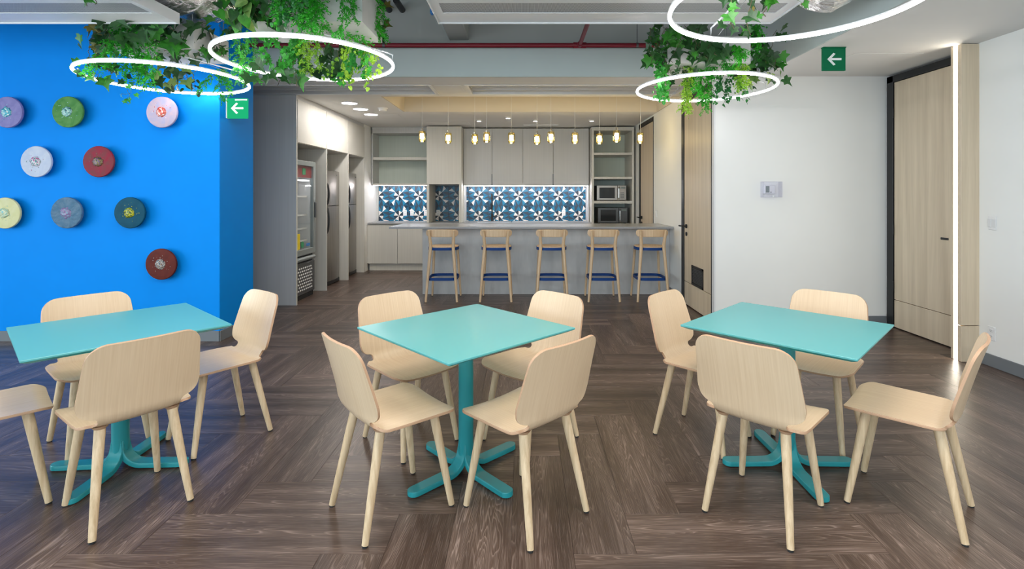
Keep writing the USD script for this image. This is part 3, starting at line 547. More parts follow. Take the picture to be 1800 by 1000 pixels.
ORD = ['first', 'second', 'third', 'fourth', 'fifth', 'sixth', 'seventh', 'eighth', 'ninth', 'tenth', 'eleventh']
for k, p in enumerate(PEN):
    pendant(*p, f'small amber glass pendant over the island, {ORD[k]} from the left')

# bar stools
def make_stool():
    t = thing('bar_stool', '', 'bar stool', group='bar stools along the island')
    def leg(sx, back):
        if back:
            p = [(sx * .207, -.2225, .006), (sx * .180, -.200, .36), (sx * .152, -.178, .70), (sx * .150, -.178, .76), (sx * .158, -.200, .86), (sx * .168, -.222, .952)]; r = [.0155, .019, .022, .022, .020, .015]
        else:
            p = [(sx * .200, .2225, .006), (sx * .180, .190, .36), (sx * .160, .155, .715)]; r = [.0135, .017, .019]
        l = obj('leg', tube(p, r, 14), 'beech', t); obj('glide', cyl((p[0][0], p[0][1], 0), (p[0][0], p[0][1], .008), r[0] * .9, n=12), 'rubber', l)
    for s_ in (-1, 1): leg(s_, True)
    for s_ in (-1, 1): leg(s_, False)
    def outline(r, k=0):
        return Polygon([(r * np.sign(math.cos(a)) * abs(math.cos(a)) ** .75, r * .98 * np.sign(math.sin(a)) * abs(math.sin(a)) ** .75) for a in np.linspace(0, 2 * PI, 49)[:-1]])
    st = obj('seat', cat([extrude(outline(.200), .722, .728), extrude(outline(.193), .728, .733)]), 'beech', t)
    obj('seat_band', extrude(outline(.204), .684, .7215), 'stool_blue', t, label='blue band under the seat')
    a = np.linspace(0, 2 * PI, 65)[:-1]
    def loop(off): return [((.196 + off) * np.sign(math.cos(q)) * abs(math.cos(q)) ** .42, (.214 + off) * np.sign(math.sin(q)) * abs(math.sin(q)) ** .42) for q in a]
    obj('footrest', extrude(Polygon(loop(0)).difference(Polygon(loop(-.014))), .286, .321), 'stool_blue', t, label='blue footrest ring')
    V = []; n = 21
    for q in np.linspace(-1, 1, n):
        x = .212 * q; y = -.192 + .045 * q * q - (.0); top = .962 - .004 * q * q; bot = .862 + .012 * abs(q) ** 6
        if abs(q) > .99: top -= .02; bot += .02
        for dy, z in ((-.010, bot + .004), (-.010, top - .004), (-.005, top), (.005, top), (.010, top - .004), (.010, bot + .004), (.005, bot), (-.005, bot)): V.append((x, y + dy, z))
    V = np.array(V); Fc = []
    for i in range(n - 1):
        for j in range(8):
            A, B = i * 8 + j, i * 8 + (j + 1) % 8; Fc += [[A, B, B + 8], [A, B + 8, A + 8]]
    Fc += [[0, j + 1, j] for j in range(1, 7)] + [[(n - 1) * 8, (n - 1) * 8 + j, (n - 1) * 8 + j + 1] for j in range(1, 7)]
    m = trimesh.Trimesh(V, np.array(Fc), process=False)
    if m.volume < 0: m.invert()
    obj('backrest', m, 'beech', t)
    return t
ST = [(-1.10, 'leftmost bar stool, wood with blue seat band'), (-.382, 'second bar stool from the left, wood with blue seat band'), (.364, 'middle bar stool of five, wood with blue seat band'), (1.052, 'second bar stool from the right, wood with blue seat band'), (1.70, 'rightmost bar stool beside the kitchen side wall')]
stool = make_stool()
for k, (x, lab) in enumerate(ST):
    if k == 0: place(stool, (x, 6.892, 0), 0); stool.SetCustomDataByKey('label', lab)
    else: dup(stool, 'bar_stool', (x, 6.892, 0), 0, lab)

# ------------------------------------------------------------------ tables and chairs
def arm_mesh():
    path = [(.012, .24), (.017, .17), (.022, .115)] + [(.117 - .095 * math.cos(a), .115 - .095 * math.sin(a)) for a in np.linspace(.2, PI / 2, 9)] + [(.20, .0185), (.29, .0175)]
    hw = [.016, .024, .031] + [.034] * (len(path) - 3)
    for q in np.linspace(0, 1, 7)[1:]: path.append((.305 + .036 * q, .0175)); hw.append(.034 * math.sqrt(max(1 - q * q * .97, .02)))
    path = np.array(path); T = np.gradient(path, axis=0); T /= np.linalg.norm(T, axis=1, keepdims=True); N = np.stack([-T[:, 1], T[:, 0]], 1)
    sec = [(-1, .35), (-.86, .5), (.86, .5), (1, .35), (1, -.5), (-1, -.5)]; V = []
    for (d, z), nrm, w in zip(path, N, hw):
        for a, e in sec:
            q = np.array([d, z]) + nrm * e * .023; V.append((q[0], a * w, max(q[1], .006)))
    n, V, Fc = len(path), np.array(V), []
    for i in range(n - 1):
        for j in range(6):
            A, B = i * 6 + j, i * 6 + (j + 1) % 6; Fc += [[A, B, B + 6], [A, B + 6, A + 6]]
    Fc += [[0, j + 1, j] for j in range(1, 5)] + [[(n - 1) * 6, (n - 1) * 6 + j, (n - 1) * 6 + j + 1] for j in range(1, 5)]
    m = trimesh.Trimesh(V, np.array(Fc), process=False)
    if m.volume < 0: m.invert()
    return m
def make_table(arm_turn, loc, rot, label):
    t = thing('table', label, 'table', loc, rot, group='square turquoise tables')
    r = .4
    obj('tabletop', box(-r, r, -r, r, .7305, .740, .0015), 'teal_top_sheen', t, smooth=False)
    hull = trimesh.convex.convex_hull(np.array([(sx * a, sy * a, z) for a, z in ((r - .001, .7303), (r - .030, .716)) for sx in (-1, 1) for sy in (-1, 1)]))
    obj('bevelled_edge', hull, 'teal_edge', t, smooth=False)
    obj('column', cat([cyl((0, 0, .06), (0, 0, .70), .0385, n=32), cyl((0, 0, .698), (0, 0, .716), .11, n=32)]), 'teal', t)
    am = arm_mesh()
    for k in range(4):
        a = obj('base_arm', rotz(am, arm_turn + 90 * k), 'teal', t, smooth=35)
        obj('glide', rotz(cyl((.315, 0, 0), (.315, 0, .0065), .016, n=12), arm_turn + 90 * k), 'rubber', a)
    return t
make_table(0, (-.304, 2.618, 0), 44.5, 'turquoise square table in the middle of the three')
make_table(45, (-2.120, 2.650, 0), 48.5, 'turquoise square table in front of the blue wall')
make_table(45, (1.39, 2.673, 0), 45, 'turquoise square table at the right, before the white wall')

def shell():
    """one-piece plywood shell: outline in (x, arc length), bent along a side profile"""
    seat = Polygon([(-.212, .02), (-.222, .06), (-.214, .36), (.214, .36), (.222, .06), (.212, .02)]).union(sbox(-.20, 0.0, .20, .06)).buffer(-.058).buffer(.058, 10)
    seat = seat.union(sbox(-.19, .25, .19, .375)).union(rrect(-.213, .213, .20, .375, .045))
    back = Polygon([(-.222, .425), (-.225, .50), (-.203, .755), (.203, .755), (.225, .50), (.222, .425)]).buffer(-.075).buffer(.075, 12)
    back = back.union(rrect(-.221, .221, .425, .60, .055))
    o = unary_union([seat, back, sbox(-.150, .30, .150, .50)]).buffer(.021, 10).buffer(-.021, 10).simplify(.0006)
    b = []; ring = o.exterior; n = int(ring.length / .010)
    b = np.array([ring.interpolate(i / n, normalized=True).coords[0] for i in range(n)])
    gx, gs = np.meshgrid(np.arange(-.23, .231, .0165), np.arange(-.005, .77, .0125)); g = np.stack([gx.ravel(), gs.ravel()], 1)
    inner = o.buffer(-.007); g = g[contains_xy(inner, g[:, 0], g[:, 1])]
    P = np.vstack([b, g]); tri = Delaunay(P).simplices; c = P[tri].mean(1); tri = tri[contains_xy(o, c[:, 0], c[:, 1])]
    R, A0, s1 = .072, math.radians(77), .338
    def pos(x, s):
        y = np.where(s < s1, .225 - s, 0.0); z = np.full_like(s, .447)
        a = np.clip((s - s1) / R, 0, A0); bend = s >= s1
        y = np.where(bend, .225 - s1 - R * np.sin(a), y); z = np.where(bend, .447 + R * (1 - np.cos(a)), z)
        e = np.maximum(s - s1 - R * A0, 0); y = y - e * math.cos(A0) - .12 * e * e; z = z + e * math.sin(A0)
        wgt = np.clip((s - .33) / .14, 0, 1); wgt = wgt * wgt * (3 - 2 * wgt)
        z = z + (1 - wgt) * .30 * x * x - 3.2 * np.maximum(.06 - s, 0) ** 2
        y = y + wgt * .62 * x * x
        return np.stack([x, y, z], 1)
    p = pos(P[:, 0], P[:, 1]); h = 1e-4
    nx = np.cross((pos(P[:, 0] + h, P[:, 1]) - p), (pos(P[:, 0], P[:, 1] + h) - p)); nx /= np.linalg.norm(nx, axis=1, keepdims=True)
    if nx[np.argmin(np.abs(P[:, 1] - .15)), 2] < 0: nx = -nx
    nb, th = len(b), .0115; top, bot = p.copy(), p - nx * th
    cr = np.cross(p[tri[:, 1]] - p[tri[:, 0]], p[tri[:, 2]] - p[tri[:, 0]]); flip = (cr * nx[tri[:, 0]]).sum(1) < 0; tri[flip] = tri[flip][:, ::-1]
    V = np.vstack([top, bot]); Fc = np.vstack([tri, tri[:, ::-1] + len(P)]); uv = np.vstack([P, P + [0.7, 3.0]])
    # edge band, slightly bulged
    nxt = np.roll(np.arange(nb), -1); outv = p[nxt] - p[np.roll(np.arange(nb), 1)]; outv = np.cross(outv, nx[:nb]); outv /= np.linalg.norm(outv, axis=1, keepdims=True)
    mid = (top[:nb] + bot[:nb]) / 2
    if ((p[:nb] - p.mean(0)) * outv).sum() < 0: outv = -outv
    mid = mid + outv * .0014
    EV = np.vstack([top[:nb], mid, bot[:nb]]); EF = []
    for i in range(nb):
        j = nxt[i]
        for q in (0, nb): EF += [[i + q, i + q + nb, j + q + nb], [i + q, j + q + nb, j + q]]
    e = trimesh.Trimesh(EV, np.array(EF), process=False)
    k = np.cross(EV[EF[0][1]] - EV[EF[0][0]], EV[EF[0][2]] - EV[EF[0][0]])
    if k @ outv[0] < 0: e.invert()
    return (V, Fc), uv, e
SH, SHUV, SHE = shell()
def make_chair():
    t = thing('chair', '', 'chair', group='oak plywood chairs at the turquoise tables')
    s_ = obj('shell', SH, 'veneer', t, smooth=True, uv=SHUV); obj('ply_edge', SHE, 'ply_edge', s_, smooth=True, label='darker plywood edge')
    for sy in (1, -1):
        for sx in (-1, 1):
            a = np.array([sx * .179, sy * .207 if sy > 0 else -.207, .008]); b_ = np.array([sx * .132, .138 if sy > 0 else -.118, .4375])
            l = obj('leg', tube([a, a + (b_ - a) * .35, a + (b_ - a) * .9, b_], [.0138, .0168, .0205, .0205], 20), 'ash', t)
            obj('collar', lathe([(0, .425), (.021, .425), (.030, .436), (.033, .441), (0, .441)], 20).apply_translation((b_[0], b_[1], 0.003)), 'ply_edge', l)
            obj('glide', cyl((a[0], a[1], 0), (a[0], a[1], .009), .0115, n=14), 'rubber', l)
    return t
CH = [(-1.831, 2.335, 143.5, 'oak chair seen from behind at the left table, nearest the camera'), (-2.470, 2.300, 48, 'oak chair cut by the left edge of the picture'), (-2.473, 2.938, -37, 'oak chair between the left table and the blue wall'), (-1.803, 2.993, -126.6, 'oak chair right of the left table with its front in bright light'),
      (-.609, 2.317, 41.3, 'oak chair at the near left corner of the middle table'), (.005, 2.293, 134.7, 'oak chair at the near right corner of the middle table'), (-.666, 2.953, -44.4, 'oak chair at the far left side of the middle table'), (.035, 2.960, -135, 'oak chair at the far right side of the middle table'),
      (1.085, 2.296, 45, 'oak chair seen from behind at the right table, nearest the camera'), (1.05, 2.992, -44.7, 'oak chair at the far left side of the right table'), (1.743, 3.01, -135, 'oak chair behind the right table before the white wall'), (1.769, 2.327, 135.7, 'rightmost oak chair, turned sideways at the right table')]
chair = make_chair()
for k, (x, y, a, lab) in enumerate(CH):
    if k == 0: place(chair, (x, y, 0), a - 90); chair.SetCustomDataByKey('label', lab)
    else: dup(chair, 'chair', (x, y, 0), a - 90, lab)

# ------------------------------------------------------------------ blue wall discs
def disc_mat(name, base, tint, blob):
    mat(name, {'t': ('texture_coordinate', {}), 'n': ('noise_texture', {'scale': 9.0, 'detail': 6, 'distortion': 1.5}), 'r': ('rgb_ramp', {'ramp': [(0.35, base), (0.7, tint)]}),
               'n2': ('noise_texture', {'scale': 60.0, 'detail': 4}), 'b': ('bump', {'strength': 0.15, 'distance': 0.003}), 'p': ('principled_bsdf', {'roughness': 0.6, 'specular_ior_level': 0.2})},
        [('t.object', 'n.vector'), ('n.fac', 'r.fac'), ('r.color', 'p.base_color'), ('t.object', 'n2.vector'), ('n2.fac', 'b.height'), ('b.normal', 'p.normal')])
    mat(name + '_blob', {'t': ('texture_coordinate', {}), 'v': ('noise_texture', {'scale': 38.0, 'detail': 2, 'distortion': 1.8}), 'r': ('rgb_ramp', {'ramp': [(0.30, blob[0]), (0.42, blob[0]), (0.46, blob[1]), (0.54, blob[1]), (0.58, blob[2]), (0.75, blob[2])]}), 'p': ('principled_bsdf', {'roughness': 0.35})},
        [('t.object', 'v.vector'), ('v.fac', 'r.fac'), ('r.color', 'p.base_color')])
rng = np.random.default_rng(5)
def art_disc(x, y, name, label, base, tint, blob, bump=0.0, blob_r=.052):
    d = 4.85; X, Z = PX(x, d), PZ(y, d); R = .150
    disc_mat(name, base, tint, blob)
    t = thing('art_disc', label, 'wall art', (X, 4.92, Z), group=None)
    m = lathe([(0, .044), (R - .012, .044), (R - .002, .050), (R, .058), (R, .064), (R - .004, .070), (R - .02, .0725), (.10, .0735), (.06, .074), (0, .074)], 72, 'y')
    if bump:
        m = m.subdivide().subdivide(); v = m.vertices.copy(); k = v[:, 1] < -.065; v[k, 1] -= bump * meshkit.fbm(v[k] * 55, 3); m.vertices = v
    obj('disc', m, name, t, smooth=35); obj('spacer', lathe([(0, 0), (.05, 0), (.05, .0435), (0, .0435)], 32, 'y'), 'black', t)
    s = trimesh.creation.icosphere(4, 1.0); v = s.vertices.copy(); v *= np.array([blob_r, .016, blob_r * .96]); n = meshkit.fbm(v * 70 + rng.uniform(0, 50, 3), 3)
    v *= (0.78 + .45 * n)[:, None]; v[:, 1] = np.minimum(v[:, 1], .0) - .0735; s.vertices = v
    obj('paint_blob', s, name + '_blob', t, smooth=True, label='thick blob of mixed paint')
    sp = []
    for k in range(14):
        a, q = rng.uniform(0, 2 * PI), blob_r * rng.uniform(1.1, 2.0); w_ = rng.uniform(.0018, .0055)
        c_ = trimesh.creation.icosphere(1, w_); c_.vertices *= [1, .35, 1]; sp.append(moved(c_, (q * math.cos(a), -.0742, q * math.sin(a))))
    obj('splashes', cat(sp), name + '_blob', t, smooth=True, kind='stuff')
DISCS = [(12, 197, 'paint_lilac', 'lilac painted disc at the left edge, top row', (.22, .19, .42), (.30, .26, .50), [(.02, .22, .32), (.08, .46, .56), (.65, .7, .65)]),
         (118.5, 196.5, 'paint_green', 'green painted disc in the top row', (.06, .22, .045), (.14, .32, .09), [(.01, .09, .12), (.22, .50, .45), (.5, .65, .55)]),
         (284, 197, 'paint_rose', 'pale rose marbled disc with red centre in the top row', (.56, .42, .48), (.36, .38, .58), [(.50, .03, .02), (.62, .10, .06), (.7, .65, .6)]),
         (63, 284, 'paint_white', 'pale white disc with multicoloured centre', (.50, .54, .66), (.60, .62, .70), [(.40, .06, .22), (.68, .66, .66), (.04, .18, .20)]),
         (172.5, 284, 'paint_red', 'crimson disc with dark centre', (.20, .045, .05), (.33, .010, .04), [(.015, .015, .02), (.22, .14, .03), (.12, .03, .12)]),
         (8, 374.5, 'paint_cream', 'cream yellow disc at the left edge', (.64, .60, .30), (.70, .66, .40), [(.12, .40, .42), (.46, .52, .30), (.6, .6, .4)]),
         (117, 374, 'paint_textured', 'rough grey-blue textured disc', (.07, .16, .25), (.14, .22, .30), [(.15, .09, .24), (.22, .14, .28), (.10, .22, .31)]),
         (227.5, 374, 'paint_teal', 'dark teal disc with yellow-green centre', (.0, .06, .105), (.003, .08, .13), [(.03, .13, .005), (.50, .46, .005), (.01, .04, .01)]),
         (282.5, 464.5, 'paint_brown', 'brown-red disc, lowest on the blue wall', (.10, .014, .009), (.14, .022, .013), [(.03, .04, .07), (.40, .37, .33), (.16, .08, .05)])]
for d_ in DISCS: art_disc(*d_, bump=.010 if d_[2] == 'paint_textured' else 0.0, blob_r=.050 if d_[2] != 'paint_textured' else .058)
tl = bpath = None

# ------------------------------------------------------------------ exit signs
def arrow(s):
    return unary_union([sbox(-.045, -.010, .062, .010), Polygon([(-.062, 0), (-.008, .056), (.010, .046), (-.034, 0), (.010, -.046), (-.008, -.056)])])
def sign(loc, label, plate, arr, wall):
    t = thing('exit_sign', label, 'sign', loc)
    obj('plate', box(-.1, .1, -.012, .012, -.1, .1, .002), plate, t, smooth=False)
    for f_ in ((-1,) if True else ()):
        a = extrude(arrow(1), 0, .0012); a.apply_transform(trimesh.transformations.rotation_matrix(PI / 2, (1, 0, 0))); a.apply_translation((0, -.0122, 0)); obj('arrow', a, arr, t, smooth=False)
    if wall: obj('mounting_arm', box(-.02, .1, -.0165, -.0125, .078, .090), 'sign_white', t, smooth=False)
    if wall: obj('bracket', box(-.108, -.1, -.02, .02, -.1, .1), 'white_plastic', t, smooth=False)
    else: obj('bracket', box(-.1, .1, -.02, .02, .1, .106), plate, t, smooth=False)
sign((-2.862, 5.04, 2.286), 'green arrow exit sign projecting from the blue wall', 'sign_glow', 'sign_arrow_glow', True)
sign((2.715, 4.44, CEIL - .106), 'green arrow exit sign hanging from the right ceiling', 'sign_green', 'sign_white', False)

# ------------------------------------------------------------------ small things on the right walls
tx, tz = PX(1352.5, WB), PZ(333, WB)
t = thing('thermostat', 'white thermostat with grey screen inside the clear box', 'thermostat', (tx - .01, WB, tz))
obj('body', box(-.062, .062, -.03, -.001, -.05, .05, .006), 'white_plastic', t, smooth=False); obj('screen', box(-.045, -.005, -.032, -.030, -.034, .036, .0008), 'screen_grey', t, smooth=False, label='grey display'); obj('button', box(.005, .018, -.033, -.030, -.034, -.026), 'dark_metal', t, smooth=False)
t = thing('thermostat_guard', 'clear acrylic box over the thermostat on the white wall', 'cover', (tx, WB, tz))
obj('cover', cat([box(-.10, .10, -.085, -.080, -.085, .085), box(-.10, -.095, -.08, -.001, -.085, .085), box(.095, .10, -.08, -.001, -.085, .085), box(-.095, .095, -.08, -.001, .08, .085), box(-.095, .095, -.08, -.001, -.085, -.08)]), 'acrylic', t, smooth=False)
obj('lock', cat([cyl((.0, -.088, -.075), (.0, -.078, -.075), .010, n=16)]), 'chrome', t)
y_sw = F * XR / (1745 - VX); z_sw = PZ(392, y_sw)
t = outlet('light_switch', XR, y_sw, z_sw, 'white double light switch on the right wall', 'right_wall', 'switch')
place(t, (XR, y_sw, z_sw), -90 + 180 * 0)
for dx in (-.022, .022): obj('rocker', box(dx - .016, dx + .016, -.010, -.006, -.034, .034, .002), 'white_metal', t, smooth=False)
y_o = F * XR / (1743.5 - VX); t = outlet('outlet', XR, y_o, PZ(586, y_o), 'white outlet low on the right wall', 'right_wall'); place(t, (XR, y_o, PZ(586, y_o)), -90)
y_i = F * KR / (1154 - VX); t = thing('intercom', 'small white wall switch between the kitchen side doors', 'switch', (KR, y_i, PZ(376, y_i)), -90)
obj('body', box(-.035, .035, -.018, 0, -.06, .06, .006), 'white_plastic', t, smooth=False); obj('button', box(-.018, .018, -.022, -.018, -.03, .03, .003), 'white_metal', t, smooth=False)

# ------------------------------------------------------------------ ceiling things: panels, pipe, ducts, rings, planters
def panel(x0_, x1_, label):
    t = thing('ceiling_panel', label, 'ceiling panel', group=None); z = 2.75; y1 = 3.876
    obj('frame', cat([box(x0_, x1_, y1 - .19, y1, z, z + .012), box(x0_, x0_ + .06, .9, y1 - .1905, z, z + .012), box(x1_ - .06, x1_, .9, y1 - .1905, z, z + .012)] + [box(x0_ + .0605, x1_ - .0605, y - .19, y, z, z + .012) for y in (3.49, 3.11, 2.73, 2.35, 1.97, 1.59, 1.21)]), 'white_metal', t, smooth=False)
    obj('rim', cat([box(x0_ - .008, x1_ + .008, y1 + .0005, y1 + .008, z - .012, z + .07), box(x0_ - .008, x0_ - .0005, .9, y1, z - .012, z + .07), box(x1_ + .0005, x1_ + .008, .9, y1, z - .012, z + .07)]), 'white_metal', t, smooth=False)
    for y in (3.49, 3.11, 2.73, 2.35, 1.97, 1.59): obj('mesh_strip', box(x0_ + .055, x1_ - .055, y - .002, y + .198, z + .006, z + .010), 'perforated', t, smooth=False)
    for x in (x0_ + .35, x1_ - .35):
        for y in (1.6, 3.6): obj('hanger', cyl((x, y, z + .01), (x, y, SLAB), .004, n=6), 'white_metal', t)
panel(-6.8, -2.66, 'long white perforated ceiling panel before the blue wall'); panel(-.655, 1.886, 'long white perforated ceiling panel in the centre')
pz, py = PZ(79.6, 5.46), 5.46
t = thing('sprinkler_pipe', 'dark red sprinkler pipe along the bulkhead with a branch', 'pipe')
obj('main_pipe', cyl((-7.7, py, pz), (3.8, py, pz), .024, n=18), 'red_pipe', t); xb_ = PX(1019, py)
obj('branch_pipe', cyl((xb_, py, pz), (xb_, .8, pz + .02), .021, n=16), 'red_pipe', t); obj('tee', cat([cyl((xb_ - .07, py, pz), (xb_ + .07, py, pz), .032), cyl((xb_, py, pz), (xb_, py - .07, pz), .029)]), 'red_pipe', t)
for x in (PX(675, py), PX(1120, py)): obj('clamp', cat([cyl((x - .012, py, pz), (x + .012, py, pz), .028), cyl((x, py, pz), (x, py, SLAB), .004, n=6)]), 'dark_metal', t)
def duct(path, r, label, seed):
    p = np.array(path); k = np.linspace(0, 1, 40); q = np.stack([np.interp(k, np.linspace(0, 1, len(p)), p[:, a]) for a in range(3)], 1)
    for _ in range(6): q[1:-1] = (q[:-2] + 2 * q[1:-1] + q[2:]) / 4
    rr = r * (1 + .05 * np.sin(np.arange(40) * 2.1)); m = tube(q, rr, 40); n = meshkit.fbm(m.vertices * 9 + seed, 4); m.vertices = m.vertices + m.vertex_normals * ((n - .5) * .06)[:, None]
    t = thing('foil_duct', label, 'duct'); obj('sleeve', m, 'foil', t, smooth=50)
    e = q[-1]; obj('collar', cyl(e, e + (q[-1] - q[-2]) / np.linalg.norm(q[-1] - q[-2]) * .05, r * 1.02, n=32), 'dark_metal', t)
duct([(-2.70, 4.60, 3.75), (-2.70, 4.5, 3.42), (-2.72, 4.25, 3.20), (-2.80, 3.8, 3.17), (-2.9, 3.45, 3.10)], .32, 'crumpled silver foil duct above the left plants', 1)
duct([(2.35, 4.1, 3.7), (2.28, 3.95, 3.35), (2.22, 3.75, 3.03), (2.15, 3.45, 3.02), (2.0, 3.1, 3.02)], .25, 'crumpled silver foil duct above the right plants', 4)
t = thing('junction_box', 'small grey box hanging under the left foil duct', 'box', (PX(340, 4.4), 4.4, PZ(43, 4.4)))
obj('body', box(-.085, .085, -.06, .06, -.03, .04, .008), 'frame_grey', t, smooth=False); obj('face', box(-.06, .06, -.045, .045, -.034, -.03), 'dark_glass', t, smooth=False); obj('rod', cyl((0, 0, .04), (0, 0, SLAB - PZ(43, 4.4)), .006, n=8), 'dark_metal', t)
dx = PX(797, 5.2); t = thing('rectangular_duct', 'grey rectangular duct resting on a blue strut near the red pipe', 'duct')
obj('sleeve', box(dx - .11, dx + .11, 3.9, WB + .13, 3.155, 3.40, .01), 'ledge_grey', t, smooth=False); obj('wrap_end', box(dx - .115, dx + .115, 4.62, 4.75, 3.15, 3.41, .01), 'white_metal', t, smooth=False)
obj('strut', box(dx - .14, dx + .14, 4.66, 4.71, 3.10, 3.145, .004), 'label_blue', t, smooth=False)
for s_ in (-.125, .125): obj('rod', cyl((dx + s_, 4.685, 3.09), (dx + s_, 4.685, SLAB), .006, n=8), 'label_blue', t)
for x in (673, 697):
    xx = PX(x, 5.4); one('cable_pipe', cyl((xx, 5.38, PZ(2, 5.4)), (xx, WB + .14, PZ(2, 5.4)), .034, n=20), 'black', 'left of two black pipe ends near the ceiling' if x == 673 else 'right of two black pipe ends near the ceiling', 'pipe')

RINGS = [(-2.99, 4.233, 'halo pendant ring in front of the blue wall'), (-1.57, 3.651, 'halo pendant ring left of the centre panel'), (1.639, 4.603, 'halo pendant ring before the white wall'), (1.362, 2.571, 'halo pendant ring cut by the top edge, nearest the camera')]
RZ = 2.39
ang = np.linspace(0, 2 * PI, 129)[:-1]
for k, (x, y, lab) in enumerate(RINGS):
    t = thing('ring_lamp', 'glowing white ' + lab, 'ring lamp', (x, y, RZ), group='glowing ring pendants')
    obj('diffuser', tube([(.6 * math.cos(a), .6 * math.sin(a), 0) for a in ang], .0108, 14, closed=True), 'ring_glow', t, smooth=True, label='glowing tube')
    pr = lathe([(.592, .009), (.608, .009), (.608, .019), (.592, .019), (.592, .009)], 128); obj('housing', pr, 'white_metal', t, smooth=False)
    hub = .17 if k != 3 else .22
    for q in (-15, 105, 225):
        a = math.radians(q); obj('suspension_wire', tube([(.6 * math.cos(a), .6 * math.sin(a), .03), (.18 * math.cos(a), .18 * math.sin(a), hub + .02), (.15 * math.cos(a), .15 * math.sin(a), SLAB - RZ)], .0016, 6), 'frame_grey', t)
    a = math.radians(8 if k != 3 else 110)
    obj('feed_cable', tube([(.6 * math.cos(a), .6 * math.sin(a), .02), (.6 * math.cos(a), .6 * math.sin(a), .07), (.56 * math.cos(a), .56 * math.sin(a), .085), (.12 * math.cos(a), .12 * math.sin(a), hub + .03)], .0055, 8), 'white_metal', t)
for k, (x, y, p_) in enumerate(UNSEEN_LUMINAIRES):
    t = thing('round_luminaire', 'unseen white round luminaire placed to light the tables from above, ' + ['first', 'second', 'third', 'fourth'][k % 4] + (' from the left over the tables' if k < 4 else ' from the left in the rear row'), 'ceiling light', (x, y, LZ), group='unseen round luminaires lighting the seating from above')
    obj('housing', lathe([(0, .002), (.50, .002), (.52, .0), (.52, .05), (0, .06)], 48), 'white_metal', t); obj('rod', cyl((0, 0, .05), (0, 0, SLAB - LZ), .006, n=8), 'white_metal', t)
PLANT = [(-3.02, 4.30, .36, .24, 2.60, 2.80, 'white hanging planter box over the ring lamp by the blue wall'), (-1.52, 3.66, .42, .24, 2.60, 2.86, 'white hanging planter box left of the centre panel'), (1.60, 4.62, .36, .24, 2.565, 2.80, 'white hanging planter box before the white wall'), (1.36, 2.50, .36, .20, 2.60, 2.74, 'white hanging planter box above the nearest ring lamp')]
for (x, y, hx, hy, z0_, z1_, lab) in PLANT:
    t = thing('planter', lab, 'planter', (x, y, 0))
    obj('trough', cat([box(-hx, hx, -hy, -hy + .015, z0_, z1_), box(-hx, hx, hy - .015, hy, z0_, z1_), box(-hx, -hx + .015, -hy + .015, hy - .015, z0_, z1_), box(hx - .015, hx, -hy + .015, hy - .015, z0_, z1_), box(-hx + .015, hx - .015, -hy + .015, hy - .015, z0_, z0_ + .015)]), 'planter_white', t, smooth=False)
    for sx in (-1, 1):
        for sy in (-1, 1): obj('hanger', cyl((sx * (hx - .03), sy * (hy - .03), z0_ + .01), (sx * (hx - .03), sy * (hy - .03), SLAB), .003, n=6), 'frame_grey', t)

# ------------------------------------------------------------------ hanging greenery
R = np.random.default_rng(11)
def leaf_shape(kind):
    if kind == 'ivy': pts = [(0, 0), (.18, -.16), (.48, -.10), (.36, .14), (.58, .36), (.24, .42), (.10, .66), (0, 1.0)]
    elif kind == 'heart': pts = [(0, 0), (.16, -.12), (.34, -.08), (.42, .14), (.36, .42), (.20, .72), (.06, .92), (0, 1.0)]
    else: pts = [(0, 0), (.25, .05), (.40, .28), (.34, .60), (.16, .88), (0, 1.0)]
    V = [(0, t_ * 1.0, 0) for t_ in np.linspace(0, 1, len(pts))]; n = len(pts); Fc = []
    for s_ in (1, -1):
        o_ = len(V); V += [(s_ * x, y, .22 * abs(x) - .18 * y * y) for x, y in pts]
        for i in range(n - 1):
            f1, f2 = [i, o_ + i, o_ + i + 1], [i, o_ + i + 1, i + 1]
            if s_ < 0: f1, f2 = f1[::-1], f2[::-1]
            Fc += [f1, f2]
    V = np.array(V, float); V[:n, 2] = -.18 * V[:n, 1] ** 2
    return V, np.array(Fc)
LEAF = {k: leaf_shape(k) for k in ('ivy', 'heart', 'oval')}
def frame(dirv, up):
    d = dirv / (np.linalg.norm(dirv) + 1e-9); s_ = np.cross(d, up); s_ /= np.linalg.norm(s_) + 1e-9; return np.stack([s_, d, np.cross(s_, d)], 1)
def leaf_at(kind, p, size, droop=1.0):
    d = np.array([R.normal(0, .7), R.normal(0, .7), -droop * R.uniform(.3, 1.3)]); up = np.array([R.normal(0, .4), -1.0 + R.normal(0, .45), R.uniform(.1, 1.0)])
    V, Fc = LEAF[kind]; return trimesh.Trimesh((V * size) @ frame(d, up).T + p, Fc, process=False)
def vine_path(a, b, wob, n=14):
    k = np.linspace(0, 1, n)[:, None]; p = np.array(a) * (1 - k) + np.array(b) * k; w_ = np.cumsum(R.normal(0, wob, (n, 3)), 0) * np.array([1, 1, .4]); w_ -= k * w_[-1]; return p + w_
def trim_top(z, cap): return min(z, cap)
